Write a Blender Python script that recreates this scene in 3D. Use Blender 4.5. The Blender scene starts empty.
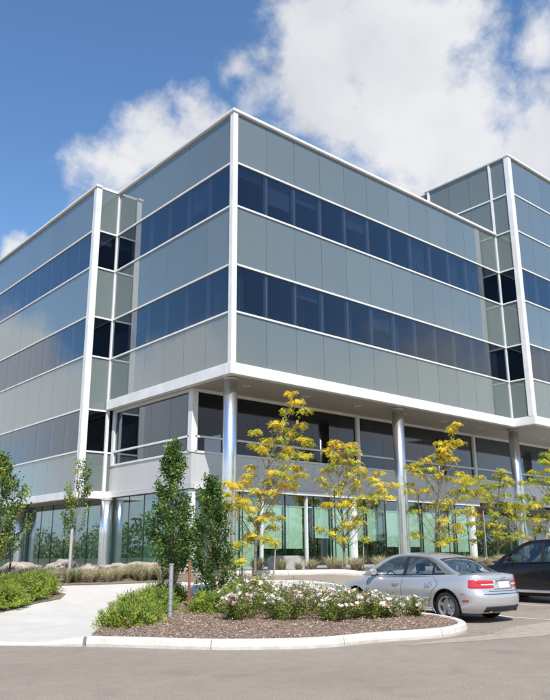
import bpy, bmesh, math, random
from mathutils import Vector, Matrix, noise
R = math.radians
S = bpy.context.scene
C = S.collection
# ------------------------------------------------------------------ camera
CAM = Vector((-15.317, -20.03, 1.46)); YAW, PIT, ROL = R(49.074), R(15.501), R(-0.328)
fw = Vector((math.cos(YAW)*math.cos(PIT), math.sin(YAW)*math.cos(PIT), math.sin(PIT)))
rt = Vector((math.sin(YAW), -math.cos(YAW), 0)); up = rt.cross(fw)
r2 = rt*math.cos(ROL)+up*math.sin(ROL); u2 = -rt*math.sin(ROL)+up*math.cos(ROL)
cd = bpy.data.cameras.new('camera'); cam = bpy.data.objects.new('camera', cd); C.objects.link(cam)
cd.sensor_fit = 'VERTICAL'; cd.sensor_height = 36; cd.lens = 731.22/700*36; cd.clip_end = 3000; cd.clip_start = .1
cam.matrix_world = Matrix(((r2.x, u2.x, -fw.x, CAM.x), (r2.y, u2.y, -fw.y, CAM.y), (r2.z, u2.z, -fw.z, CAM.z), (0, 0, 0, 1)))
S.camera = cam
# ------------------------------------------------------------------ sun, sky, exposure
SUN = Vector((-.40, -.74, 1.0)).normalized()
SUN_STRENGTH, SKY_STRENGTH, EXPO = 4.4, .125, .42
sl = bpy.data.lights.new('sun', 'SUN'); so = bpy.data.objects.new('sun', sl); C.objects.link(so)
sl.energy = SUN_STRENGTH; sl.angle = R(.5); sl.color = (1, .955, .89)
so.rotation_euler = SUN.to_track_quat('Z', 'Y').to_euler()
S.view_settings.view_transform = 'Standard'; S.view_settings.look = 'None'; S.view_settings.exposure = EXPO; S.view_settings.gamma = 1
W = bpy.data.worlds.new('World'); S.world = W; W.use_nodes = True
nt = W.node_tree; N = nt.nodes; L = nt.links; N.clear()
def nd(t, **k):
    n = N.new(t)
    for a, b in k.items(): setattr(n, a, b)
    return n
def mth(op, a, b=None, c=None, clamp=False):
    n = nd('ShaderNodeMath', operation=op); n.use_clamp = clamp
    for i, v in enumerate((a, b, c)):
        if v is None: continue
        if isinstance(v, (int, float)): n.inputs[i].default_value = v
        else: L.new(v, n.inputs[i])
    return n.outputs[0]
sky = nd('ShaderNodeTexSky', sky_type='NISHITA'); sky.sun_disc = False
sky.sun_elevation = math.asin(SUN.z); sky.sun_rotation = math.atan2(SUN.x, SUN.y); sky.air_density = 1.0; sky.dust_density = .35; sky.ozone_density = 1.6
tc = nd('ShaderNodeTexCoord'); dirn = tc.outputs['Generated']
# cloud masses standing in the sky: (direction, angular radius)
CLOUDS = [((.57, .549, .611), .10, 1), ((.656, .51, .556), .135, 1), ((.61, .50, .62), .13, 1.1), ((.646, .465, .605), .075, 1), ((.715, .485, .505), .12, 1),
          ((.79, .41, .46), .10, 1), ((.578, .585, .56), .10, 1), ((.54, .54, .65), .07, 1), ((.80, .335, .52), .075, .8), ((.775, .30, .59), .07, .7), ((.50, .63, .595), .032, .45),
          ((.515, .60, .615), .034, .45), ((.431, .743, .511), .085, 1), ((.404, .775, .486), .07, .9), ((.474, .692, .535), .058, .9),
          ((.467, .731, .498), .085, 1), ((.302, .881, .358), .024, .8), ((.5, .69, .49), .06, 1), ((.57, .50, .70), .13, 1),
          ((-.33, .92, .205), .125, 1.4), ((-.46, .87, .18), .13, 1.4), ((-.25, .95, .22), .08, .9), ((-.42, .90, .13), .09, .9), ((-.58, .79, .22), .10, 1), ((.80, -.58, .22), .12, .8), ((.93, -.30, .20), .12, .8)]
wn = nd('ShaderNodeTexNoise'); wn.inputs['Scale'].default_value = 7; wn.inputs['Detail'].default_value = 5; L.new(dirn, wn.inputs['Vector'])
sub = nd('ShaderNodeVectorMath', operation='SUBTRACT'); L.new(wn.outputs['Color'], sub.inputs[0]); sub.inputs[1].default_value = (.5, .5, .5)
mad = nd('ShaderNodeVectorMath', operation='MULTIPLY_ADD'); L.new(sub.outputs[0], mad.inputs[0]); mad.inputs[1].default_value = (.13, .13, .13); L.new(dirn, mad.inputs[2])
acc = None
for c_, r_, p_ in CLOUDS:
    v = Vector(c_).normalized()
    dn = nd('ShaderNodeVectorMath', operation='DISTANCE'); L.new(mad.outputs[0], dn.inputs[0]); dn.inputs[1].default_value = v
    d = mth('MULTIPLY_ADD', dn.outputs['Value'], -p_/r_, p_)
    acc = d if acc is None else mth('MAXIMUM', acc, d)
# a bank of cumulus low over the horizon all the way round
sx = nd('ShaderNodeSeparateXYZ'); L.new(dirn, sx.inputs[0])
bn = nd('ShaderNodeTexNoise'); bn.inputs['Scale'].default_value = 2.3; bn.inputs['Detail'].default_value = 3; L.new(dirn, bn.inputs['Vector'])
bank = mth('MULTIPLY', mth('SUBTRACT', mth('MULTIPLY_ADD', bn.outputs['Fac'], .22, .165), sx.outputs['Z']), 7.0)
bank2 = mth('MULTIPLY', mth('SUBTRACT', sx.outputs['Z'], .075), 8.0)
bank = mth('MINIMUM', mth('MINIMUM', bank, bank2), .8)
acc = mth('MAXIMUM', mth('MAXIMUM', acc, -1.5), bank)
fn = nd('ShaderNodeTexNoise'); fn.inputs['Scale'].default_value = 9; fn.inputs['Detail'].default_value = 12; fn.inputs['Roughness'].default_value = .62; L.new(dirn, fn.inputs['Vector'])
dens = mth('MULTIPLY_ADD', fn.outputs['Fac'], 2.2, -1.2)
dens = mth('ADD', acc, dens)
mr = nd('ShaderNodeMapRange', interpolation_type='SMOOTHSTEP'); L.new(dens, mr.inputs[0]); mr.inputs[1].default_value = -.12; mr.inputs[2].default_value = .55
cs = nd('ShaderNodeTexNoise'); cs.inputs['Scale'].default_value = 5.5; cs.inputs['Detail'].default_value = 7; cs.inputs['Distortion'].default_value = .3; L.new(dirn, cs.inputs['Vector'])
cr = nd('ShaderNodeValToRGB'); L.new(cs.outputs['Fac'], cr.inputs[0])
cr.color_ramp.elements[0].position = .36; cr.color_ramp.elements[0].color = (4.1, 4.2, 4.5, 1)
cr.color_ramp.elements[1].position = .6; cr.color_ramp.elements[1].color = (5.05, 5.08, 5.25, 1)
sat = nd('ShaderNodeHueSaturation'); sat.inputs['Saturation'].default_value = 1.17; sat.inputs['Value'].default_value = 1.14; L.new(sky.outputs[0], sat.inputs['Color'])
hz = nd('ShaderNodeMapRange', interpolation_type='SMOOTHSTEP'); L.new(sx.outputs['Z'], hz.inputs[0]); hz.inputs[1].default_value = .16; hz.inputs[2].default_value = 0; hz.inputs[3].default_value = 0; hz.inputs[4].default_value = .9
hm = nd('ShaderNodeMixRGB'); L.new(hz.outputs[0], hm.inputs[0]); L.new(sat.outputs[0], hm.inputs[1]); hm.inputs[2].default_value = (3.1, 3.9, 4.9, 1)
mix = nd('ShaderNodeMixRGB'); L.new(mr.outputs[0], mix.inputs[0]); L.new(hm.outputs[0], mix.inputs[1]); L.new(cr.outputs[0], mix.inputs[2])
bg = nd('ShaderNodeBackground'); bg.inputs[1].default_value = SKY_STRENGTH; L.new(mix.outputs[0], bg.inputs[0])
wo = nd('ShaderNodeOutputWorld'); L.new(bg.outputs[0], wo.inputs[0])
random.seed(7)
rnd = random.random
def ru(a, b): return a+(b-a)*rnd()
# ------------------------------------------------------------------ materials
MATS = {}
def srgb(r, g, b):
    f = lambda c: (c/255/12.92) if c/255 <= .04045 else ((c/255+.055)/1.055)**2.4
    return (f(r), f(g), f(b), 1)
def mat(name, col, rough=.6, metal=0, ior=1.45, noise_amt=0, noise_scale=5, col2=None, bump=0, bump_scale=40, coat=0, rand=0, emit=None, aniso=None):
    m = bpy.data.materials.new(name); m.use_nodes = True; t = m.node_tree; b = t.nodes['Principled BSDF']
    col = tuple(col)[:3]+(1,)
    b.inputs['Base Color'].default_value = col; b.inputs['Roughness'].default_value = rough; b.inputs['Metallic'].default_value = metal; b.inputs['IOR'].default_value = ior
    b.inputs['Coat Weight'].default_value = coat; b.inputs['Coat Roughness'].default_value = .03
    tcn = t.nodes.new('ShaderNodeTexCoord'); src = None
    if noise_amt or col2:
        n = t.nodes.new('ShaderNodeTexNoise'); n.inputs['Scale'].default_value = noise_scale; n.inputs['Detail'].default_value = 8; n.inputs['Roughness'].default_value = .65
        t.links.new(tcn.outputs['Object'], n.inputs['Vector'])
        r = t.nodes.new('ShaderNodeValToRGB'); t.links.new(n.outputs['Fac'], r.inputs[0])
        c2 = tuple(col2)[:3]+(1,) if col2 else tuple(c*(1+noise_amt) for c in col[:3])+(1,)
        c1 = col if col2 else tuple(c*(1-noise_amt) for c in col[:3])+(1,)
        r.color_ramp.elements[0].position = .35; r.color_ramp.elements[0].color = c1
        r.color_ramp.elements[1].position = .65; r.color_ramp.elements[1].color = c2
        src = r.outputs[0]
    if rand:
        oi = t.nodes.new('ShaderNodeObjectInfo'); hs = t.nodes.new('ShaderNodeHueSaturation')
        mm = t.nodes.new('ShaderNodeMath'); mm.operation = 'MULTIPLY_ADD'; t.links.new(oi.outputs['Random'], mm.inputs[0]); mm.inputs[1].default_value = rand; mm.inputs[2].default_value = 1-rand/2
        t.links.new(mm.outputs[0], hs.inputs['Value'])
        if src: t.links.new(src, hs.inputs['Color'])
        else: hs.inputs['Color'].default_value = col
        src = hs.outputs[0]
    if src: t.links.new(src, b.inputs['Base Color'])
    if bump:
        n2 = t.nodes.new('ShaderNodeTexNoise'); n2.inputs['Scale'].default_value = bump_scale; n2.inputs['Detail'].default_value = 6
        t.links.new(tcn.outputs['Object'], n2.inputs['Vector'])
        bp = t.nodes.new('ShaderNodeBump'); bp.inputs['Strength'].default_value = bump; bp.inputs['Distance'].default_value = .02
        t.links.new(n2.outputs['Fac'], bp.inputs['Height']); t.links.new(bp.outputs[0], b.inputs['Normal'])
    if emit:
        b.inputs['Emission Color'].default_value = emit; b.inputs['Emission Strength'].default_value = 1
    MATS[name] = m; return m
def glass(name, tint, r0, wav=.0, rough=0.0):
    """a thin pane: Schlick reflection over a tinted see-through body"""
    m = bpy.data.materials.new(name); m.use_nodes = True; t = m.node_tree; t.nodes.clear()
    ge = t.nodes.new('ShaderNodeLayerWeight'); ge.inputs['Blend'].default_value = .5
    p = t.nodes.new('ShaderNodeMath'); p.operation = 'POWER'; t.links.new(ge.outputs['Facing'], p.inputs[0]); p.inputs[1].default_value = 2.15
    q = t.nodes.new('ShaderNodeMath'); q.operation = 'MULTIPLY_ADD'; t.links.new(p.outputs[0], q.inputs[0]); q.inputs[1].default_value = .72; q.inputs[2].default_value = r0
    tr = t.nodes.new('ShaderNodeBsdfTransparent'); tr.inputs[0].default_value = tuple(tint)+(1,)
    gl = t.nodes.new('ShaderNodeBsdfGlossy'); gl.inputs['Roughness'].default_value = rough; gl.inputs[0].default_value = (.84, .92, 1, 1)
    if wav:
        tcn = t.nodes.new('ShaderNodeTexCoord'); n2 = t.nodes.new('ShaderNodeTexNoise'); n2.inputs['Scale'].default_value = .9; n2.inputs['Detail'].default_value = 1
        oi = t.nodes.new('ShaderNodeObjectInfo'); ad = t.nodes.new('ShaderNodeVectorMath'); ad.operation = 'ADD'
        t.links.new(tcn.outputs['Object'], ad.inputs[0]); t.links.new(oi.outputs['Location'], ad.inputs[1]); t.links.new(ad.outputs[0], n2.inputs['Vector'])
        bp = t.nodes.new('ShaderNodeBump'); bp.inputs['Strength'].default_value = wav; bp.inputs['Distance'].default_value = .05
        t.links.new(n2.outputs['Fac'], bp.inputs['Height']); t.links.new(bp.outputs[0], gl.inputs['Normal'])
    mx = t.nodes.new('ShaderNodeMixShader'); t.links.new(q.outputs[0], mx.inputs[0]); t.links.new(tr.outputs[0], mx.inputs[1]); t.links.new(gl.outputs[0], mx.inputs[2])
    o = t.nodes.new('ShaderNodeOutputMaterial'); t.links.new(mx.outputs[0], o.inputs[0]); MATS[name] = m; return m
def spandrel():
    m = bpy.data.materials.new('spandrel_glass'); m.use_nodes = True; t = m.node_tree; t.nodes.clear(); nn = t.nodes.new; ln = t.links.new
    lw = nn('ShaderNodeLayerWeight'); lw.inputs['Blend'].default_value = .5
    p = nn('ShaderNodeMath'); p.operation = 'POWER'; ln(lw.outputs['Facing'], p.inputs[0]); p.inputs[1].default_value = 2.15
    q = nn('ShaderNodeMath'); q.operation = 'MULTIPLY_ADD'; ln(p.outputs[0], q.inputs[0]); q.inputs[1].default_value = .85; q.inputs[2].default_value = .06
    oi = nn('ShaderNodeObjectInfo'); hs = nn('ShaderNodeHueSaturation'); hs.inputs['Color'].default_value = (.140, .166, .156, 1)
    mm = nn('ShaderNodeMath'); mm.operation = 'MULTIPLY_ADD'; ln(oi.outputs['Random'], mm.inputs[0]); mm.inputs[1].default_value = .12; mm.inputs[2].default_value = .94; ln(mm.outputs[0], hs.inputs['Value'])
    d = nn('ShaderNodeBsdfDiffuse'); ln(hs.outputs[0], d.inputs[0])
    g = nn('ShaderNodeBsdfGlossy'); g.inputs['Roughness'].default_value = .015; g.inputs[0].default_value = (.93, .97, 1, 1)
    tcn = nn('ShaderNodeTexCoord'); ad = nn('ShaderNodeVectorMath'); ad.operation = 'ADD'; ln(tcn.outputs['Object'], ad.inputs[0]); ln(oi.outputs['Location'], ad.inputs[1])
    n2 = nn('ShaderNodeTexNoise'); n2.inputs['Scale'].default_value = .7; n2.inputs['Detail'].default_value = 1; ln(ad.outputs[0], n2.inputs['Vector'])
    bp = nn('ShaderNodeBump'); bp.inputs['Strength'].default_value = .08; bp.inputs['Distance'].default_value = .05; ln(n2.outputs['Fac'], bp.inputs['Height']); ln(bp.outputs[0], g.inputs['Normal'])
    mx = nn('ShaderNodeMixShader'); ln(q.outputs[0], mx.inputs[0]); ln(d.outputs[0], mx.inputs[1]); ln(g.outputs[0], mx.inputs[2])
    o = nn('ShaderNodeOutputMaterial'); ln(mx.outputs[0], o.inputs[0]); return m
def leafmat(name, col, trans=.35, var=.25, sc=3):
    m = bpy.data.materials.new(name); m.use_nodes = True; t = m.node_tree; t.nodes.clear()
    tcn = t.nodes.new('ShaderNodeTexCoord'); n = t.nodes.new('ShaderNodeTexNoise'); n.inputs['Scale'].default_value = sc; n.inputs['Detail'].default_value = 3
    t.links.new(tcn.outputs['Object'], n.inputs['Vector'])
    r = t.nodes.new('ShaderNodeValToRGB'); t.links.new(n.outputs['Fac'], r.inputs[0])
    r.color_ramp.elements[0].position = .35; r.color_ramp.elements[0].color = tuple(c*(1-var) for c in col)+(1,)
    r.color_ramp.elements[1].position = .65; r.color_ramp.elements[1].color = tuple(min(1, c*(1+var)) for c in col)+(1,)
    b = t.nodes.new('ShaderNodeBsdfPrincipled'); b.inputs['Roughness'].default_value = .45; t.links.new(r.outputs[0], b.inputs['Base Color'])
    tl = t.nodes.new('ShaderNodeBsdfTranslucent'); t.links.new(r.outputs[0], tl.inputs[0])
    mx = t.nodes.new('ShaderNodeMixShader'); mx.inputs[0].default_value = trans; t.links.new(b.outputs[0], mx.inputs[1]); t.links.new(tl.outputs[0], mx.inputs[2])
    o = t.nodes.new('ShaderNodeOutputMaterial'); t.links.new(mx.outputs[0], o.inputs[0]); MATS[name] = m; return m

M_white = mat('white_painted_metal', (.70, .70, .695), .40, noise_amt=.09, noise_scale=1.1, rand=.05)

M_vision = glass('vision_glass', (.44, .47, .52), .025, wav=.05)
M_clear = glass('shopfront_glass', (.84, .93, .88), .09, wav=.008)
M_inwall = mat('interior_wall', (.045, .045, .05), .9)
M_inlight = mat('interior_pale_wall', (.55, .55, .53), .9)
M_infloor = mat('interior_floor', (.34, .35, .33), .6)
M_fin = mat('mullion_grey', (.72, .73, .75), .5)
M_blind = mat('blind_fabric', (.42, .44, .5), .8)
M_shade = mat('shade_fabric', (.72, .80, .74), .85, noise_amt=.03, noise_scale=.7)
M_mint = mat('mint_wall', (.60, .80, .64), .85)
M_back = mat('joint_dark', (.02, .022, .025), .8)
M_panel = mat('silver_panel', (.58, .575, .57), .42, metal=.25, rand=.05)
M_soffit = mat('soffit_panel', (.36, .335, .31), .6)
M_steel = mat('polished_steel', (.86, .86, .86), .24, metal=.95, bump=.04, bump_scale=1.2)
M_roof = mat('roof_membrane', (.35, .35, .34), .9)
M_louver = mat('taupe_louver', (.22, .19, .17), .7)
M_lamp = mat('downlight_lens', (.6, .6, .58), .3)
M_plinth = mat('grey_concrete', (.40, .40, .39), .85, noise_amt=.12, noise_scale=4)
M_conc = mat('concrete', (.53, .50, .455), .85, noise_amt=.07, noise_scale=1.3, bump=.15, bump_scale=60)
M_kerb = mat('kerb_concrete', (.56, .53, .48), .85, noise_amt=.12, noise_scale=5, bump=.3, bump_scale=50)
M_rubber = mat('tyre_rubber', (.018, .018, .019), .8)
M_alloy = mat('alloy_wheel', (.55, .55, .56), .3, metal=.8)
M_black = mat('black_plastic', (.02, .02, .022), .5)
M_carglass = glass('car_glass', (.55, .62, .60), .10)
M_silver = mat('silver_car_paint', (.55, .555, .57), .30, metal=.55, coat=1)
M_blackpaint = mat('black_car_paint', (.004, .004, .006), .3, coat=.55)
M_whitepaint = mat('white_car_paint', (.78, .78, .78), .3, coat=1)
M_redpaint = mat('red_car_paint', (.45, .02, .03), .3, coat=1)
M_lens = mat('red_lens', (.50, .012, .025), .12, ior=1.6, coat=1)
M_lensc = mat('clear_lens', (.6, .6, .62), .1, coat=1)
M_plate = mat('plate_white', (.75, .76, .78), .5)
M_chrome = mat('chrome', (.8, .8, .8), .08, metal=1)
M_seat = mat('car_upholstery', (.16, .16, .155), .9)
M_line = mat('line_paint', (.62, .60, .55), .8, noise_amt=.25, noise_scale=14)
M_bark = mat('bark', (.20, .165, .135), .9, noise_amt=.3, noise_scale=20, bump=.5, bump_scale=60)
M_barkg = mat('pale_bark', (.33, .29, .25), .9, noise_amt=.25, noise_scale=20)
M_stake = mat('galvanised_stake', (.36, .40, .40), .5, metal=.3)
M_rust = mat('rusty_stake', (.27, .10, .055), .85, noise_amt=.2, noise_scale=20)
M_dk = mat('dark_stake', (.06, .06, .055), .7)
M_rock = mat('boulder_stone', (.28, .22, .18), .9, col2=(.44, .37, .32), noise_scale=3.5, bump=.9, bump_scale=9)
M_soil = mat('soil', (.16, .115, .085), .95, col2=(.26, .20, .155), noise_scale=9, bump=.8, bump_scale=30)
M_ground = mat('far_grass', (.07, .10, .035), .95, col2=(.13, .14, .06), noise_scale=.6)
L_dkgreen = leafmat('leaf_dark_green', (.055, .105, .022)); L_green = leafmat('leaf_green', (.10, .185, .035)); L_lime = leafmat('leaf_lime', (.21, .30, .06))
L_yel = leafmat('leaf_yellow', (.84, .68, .06), .5); L_ora = leafmat('leaf_amber', (.82, .57, .05), .5); L_yg = leafmat('leaf_yellow_green', (.46, .50, .06), .5)
L_jun = leafmat('needle_green', (.18, .29, .04), .35); L_jun2 = leafmat('needle_bright', (.36, .45, .06), .35); L_brn = leafmat('twig_brown', (.24, .13, .06), .2)
L_straw = leafmat('grass_straw', (.70, .60, .40), .5); L_sage = leafmat('grass_sage', (.26, .30, .16), .35)
L_white = leafmat('petal_white', (.85, .80, .76), .3, .05); L_pink = leafmat('petal_pink', (.80, .52, .50), .3, .15)
L_chip = leafmat('mulch_chip', (.31, .205, .14), .05, .35, 25); L_chip2 = leafmat('mulch_chip_pale', (.50, .38, .28), .05, .2, 25)

def asphalt():
    m = bpy.data.materials.new('asphalt'); m.use_nodes = True; t = m.node_tree; b = t.nodes['Principled BSDF']; b.inputs['Roughness'].default_value = .88
    tcn = t.nodes.new('ShaderNodeTexCoord')
    def ns(sc, det=6, ro=.6):
        n = t.nodes.new('ShaderNodeTexNoise'); n.inputs['Scale'].default_value = sc; n.inputs['Detail'].default_value = det; n.inputs['Roughness'].default_value = ro
        t.links.new(tcn.outputs['Object'], n.inputs['Vector']); return n.outputs['Fac']
    def ramp(s, a, ca, bb, cb):
        r = t.nodes.new('ShaderNodeValToRGB'); t.links.new(s, r.inputs[0]); e = r.color_ramp.elements
        e[0].position = a; e[0].color = ca+(1,); e[1].position = bb; e[1].color = cb+(1,); return r.outputs[0]
    def mul(a, c):
        x = t.nodes.new('ShaderNodeMixRGB'); x.blend_type = 'MULTIPLY'; x.inputs[0].default_value = 1; t.links.new(a, x.inputs[1]); t.links.new(c, x.inputs[2]); return x.outputs[0]
    base = ramp(ns(.35, 5), .3, (.262, .218, .174), .7, (.322, .272, .22))
    g = ramp(ns(60, 3, .85), .32, (.40, .40, .40), .70, (1.52, 1.50, 1.47))
    s = ramp(ns(3.5, 8, .75), .35, (.90, .90, .90), .6, (1.04, 1.04, 1.04))
    vo = t.nodes.new('ShaderNodeTexVoronoi'); vo.feature = 'DISTANCE_TO_EDGE'; vo.inputs['Scale'].default_value = .33; vo.inputs['Randomness'].default_value = 1
    wv = t.nodes.new('ShaderNodeVectorMath'); wv.operation = 'MULTIPLY_ADD'; wn_ = t.nodes.new('ShaderNodeTexNoise'); wn_.inputs['Scale'].default_value = 1.6; wn_.inputs['Detail'].default_value = 6
    t.links.new(tcn.outputs['Object'], wn_.inputs['Vector']); t.links.new(wn_.outputs['Color'], wv.inputs[0]); wv.inputs[1].default_value = (.8, .8, .8); t.links.new(tcn.outputs['Object'], wv.inputs[2])
    t.links.new(wv.outputs[0], vo.inputs['Vector'])
    ck = ramp(vo.outputs['Distance'], .0, (.72, .72, .72), .0035, (1, 1, 1))
    o1 = ramp(ns(1.1, 3, .5), .60, (1, 1, 1), .78, (.78, .78, .79)); o2 = ramp(ns(7, 2, .5), .66, (1, 1, 1), .74, (.80, .80, .80)); c = mul(mul(mul(mul(base, g), s), o1), o2); t.links.new(c, b.inputs['Base Color'])
    bp = t.nodes.new('ShaderNodeBump'); bp.inputs['Strength'].default_value = .5; bp.inputs['Distance'].default_value = .006; t.links.new(ns(110, 3, .7), bp.inputs['Height']); t.links.new(bp.outputs[0], b.inputs['Normal'])
    return m
M_span = spandrel()
M_asph = asphalt()
# ------------------------------------------------------------------ helpers
class MB:
    def __init__(s): s.v = []; s.f = []; s.m = []; s.mats = []
    def mi(s, m):
        if m not in s.mats: s.mats.append(m)
        return s.mats.index(m)
    def add(s, vs, fs, m=None):
        b = len(s.v); s.v += [tuple(v) for v in vs]; k = s.mi(m) if m else 0
        for f in fs: s.f.append(tuple(b+i for i in f)); s.m.append(k)
    def box(s, x0, x1, y0, y1, z0, z1, m=None):
        s.add([(x0, y0, z0), (x1, y0, z0), (x1, y1, z0), (x0, y1, z0), (x0, y0, z1), (x1, y0, z1), (x1, y1, z1), (x0, y1, z1)],
              [(0, 3, 2, 1), (4, 5, 6, 7), (0, 1, 5, 4), (1, 2, 6, 5), (2, 3, 7, 6), (3, 0, 4, 7)], m)
    def tube(s, pts, rads, n=8, m=None, cap=True):
        rings = []; vs = []; fs = []
        for i, p in enumerate(pts):
            p = Vector(p); a = Vector(pts[max(i-1, 0)]); b = Vector(pts[min(i+1, len(pts)-1)]); d = (b-a).normalized()
            q = d.orthogonal() if abs(d.z) < .95 else Vector((1, 0, 0)).cross(d)
            q.normalize(); w = d.cross(q); r = rads[i] if hasattr(rads, '__len__') else rads
            for k in range(n):
                an = 2*math.pi*k/n; vs.append(p+q*math.cos(an)*r+w*math.sin(an)*r)
        for i in range(len(pts)-1):
            for k in range(n): fs.append((i*n+k, i*n+(k+1) % n, (i+1)*n+(k+1) % n, (i+1)*n+k))
        if cap: fs.append(tuple(range(n))[::-1]); fs.append(tuple((len(pts)-1)*n+k for k in range(n)))
        s.add(vs, fs, m)
    def mesh(s, name, m=None, smooth=False):
        me = bpy.data.meshes.new(name); me.from_pydata(s.v, [], s.f)
        for x in (s.mats or ([m] if m else [])): me.materials.append(x)
        if m and not s.mats: pass
        if s.mats: me.polygons.foreach_set('material_index', s.m)
        if smooth: me.polygons.foreach_set('use_smooth', [True]*len(me.polygons))
        me.update(); return me
    def build(s, name, m=None, parent=None, smooth=False, loc=None, fix=True):
        me = s.mesh(name, m, smooth)
        if fix and len(s.f) < 4000:
            b = bmesh.new(); b.from_mesh(me); bmesh.ops.recalc_face_normals(b, faces=b.faces); b.to_mesh(me); b.free()
        return link(name, me, parent, loc)
def link(name, me, parent=None, loc=None):
    o = bpy.data.objects.new(name, me); C.objects.link(o)
    if parent: o.parent = parent
    if loc: o.location = loc
    return o
def tag(o, label=None, cat=None, group=None, kind=None):
    if label: o['label'] = label
    if cat: o['category'] = cat
    if group: o['group'] = group
    if kind: o['kind'] = kind
    return o
def empty(name, loc=(0, 0, 0), rz=0):
    o = bpy.data.objects.new(name, None); C.objects.link(o); o.location = loc; o.rotation_euler = (0, 0, rz); o.empty_display_size = .2; return o
def bevel(o, w=.01, n=2):
    b = o.modifiers.new('bevel', 'BEVEL'); b.width = w; b.segments = n; b.limit_method = 'ANGLE'; return o
F2 = Vector((math.cos(YAW), math.sin(YAW))); R2v = Vector((math.sin(YAW), -math.cos(YAW)))
def interp(t, P):
    if t <= P[0][0]: return P[0][1]
    for (a, b), (c, d) in zip(P, P[1:]):
        if t <= c: return b+(d-b)*(t-a)/(c-a)
    return P[-1][1]
def ss(a, b, x):
    x = min(1, max(0, (x-a)/(b-a))); return x*x*(3-2*x)
def terr(x, y):
    """ground height: the car park is level, then the ground climbs 0.8 m to the building"""
    d = Vector((x-CAM.x, y-CAM.y)); t = d.dot(F2); s = d.dot(R2v)
    a = interp(t, [(16.5, 0), (18, .08), (20, .3), (22, .56), (24, .72), (26, .8), (99, .8)])
    b = interp(t, [(17.8, 0), (19.2, .07), (23, .08), (27.5, .8), (99, .8)])
    return a+(b-a)*ss(1.9, 4.2, s)
def sheet(name, poly, m, dz, cell=.5, thick=0):
    bm = bmesh.new(); vs = [bm.verts.new((x, y, 0)) for x, y in poly]; bm.faces.new(vs)
    xs = [p[0] for p in poly]; ys = [p[1] for p in poly]
    for ax, lo, hi in ((0, min(xs), max(xs)), (1, min(ys), max(ys))):
        k = math.floor(lo/cell)+1
        while k*cell < hi:
            co = [0, 0, 0]; no = [0, 0, 0]; co[ax] = k*cell; no[ax] = 1
            bmesh.ops.bisect_plane(bm, geom=bm.verts[:]+bm.edges[:]+bm.faces[:], plane_co=co, plane_no=no); k += 1
    bmesh.ops.triangulate(bm, faces=bm.faces)
    for v in bm.verts: v.co.z = terr(v.co.x, v.co.y)+dz
    bmesh.ops.recalc_face_normals(bm, faces=bm.faces)
    if bm.faces[0].normal.z < 0: bmesh.ops.reverse_faces(bm, faces=bm.faces)
    me = bpy.data.meshes.new(name); bm.to_mesh(me); bm.free(); me.materials.append(m)
    o = link(name, me); o['kind'] = 'structure'; return o
def catmull(P, n=6):
    P = [Vector(p) for p in P]; out = []
    for i in range(len(P)-1):
        a = P[max(i-1, 0)]; b = P[i]; c = P[i+1]; d = P[min(i+2, len(P)-1)]
        for k in range(n):
            t = k/n; out.append(.5*((2*b)+(c-a)*t+(2*a-5*b+4*c-d)*t*t+(3*b-a-3*c+d)*t**3))
    out.append(P[-1]); return out
# ------------------------------------------------------------------ ground, road, paths
def lin(a, b, st):
    n = int(round((b-a)/st)); return [a+(b-a)*i/n for i in range(n+1)]
gx = [-900, -400, -150, -70]+lin(-40, 44, 1)+[80, 160, 400, 900]
bm = bmesh.new(); grid = [[bm.verts.new((x, y, terr(x, y)-.06)) for y in gx] for x in gx]
for i in range(len(gx)-1):
    for j in range(len(gx)-1): bm.faces.new((grid[i][j], grid[i+1][j], grid[i+1][j+1], grid[i][j+1]))
me = bpy.data.meshes.new('ground'); bm.to_mesh(me); bm.free(); me.materials.append(M_ground); o = link('ground', me); o['kind'] = 'structure'

road = [(-60, -60), (40, -60), (40, -2.6), (19, -2.6), (6, -2.6), (2.6, -2.05), (.4, -.65), (-.5, .15), (-1.4, -.2), (-2.3, -1.9), (-.2, -4.0), (-.2, -6.2), (-1.6, -8.4), (-9.2, -8.2), (-10.2, -7.1), (-14, -2.9), (-60, 44)]
sheet('road', road, M_asph, 0, 1.0)
path = [(-9.2, -8.2), (-5.5, -7.0), (-1.62, -8.5), (-.2, -6.2), (-.2, -4.0), (-2.3, -1.9), (-2.6, -1.15), (-3.5, -.75), (-4.76, -.12), (-5.78, .6), (-6.8, 2.05), (-9.2, 4.6), (-22, 16), (-40, 26), (-14, -2.9), (-10.2, -7.1)]
sheet('path', path, M_conc, .05, .5)
isl = [(-9.18, -8.2), (-8.75, -8.78), (-8.07, -9.77), (-7.53, -10.35), (-6.58, -10.94), (-5.4, -11.06), (-4.09, -11.35), (-3.32, -11.24), (-2.65, -10.85), (-2.0, -10.1), (-1.66, -9.3), (-1.72, -8.5), (-2.0, -7.2), (-2.5, -5.4), (-3.1, -4.0), (-4.2, -3.4), (-5.9, -4.2), (-7.6, -6.0)]
bed = sheet('island_mulch_bed', isl, M_soil, .13, .25)
for v in bed.data.vertices:                                         # the mulch is heaped in the middle
    e = min((Vector((v.co.x, v.co.y))-Vector(p)).length for p in isl)
    v.co.z += .05*ss(.2, 1.2, e)+.03*noise.noise(v.co*2.5)*ss(0, .6, e)
lbed = [(-16, .5), (-12.5, -1.3), (-9.6, -2.3), (-8.28, -2.05), (-7.25, -1.55), (-6.5, -1.35), (-6.1, -.8), (-6.25, -.1), (-7.2, .6), (-9, 1.6), (-14, 4)]
sheet('left_mulch_bed', lbed, M_soil, .065, .4)
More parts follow.
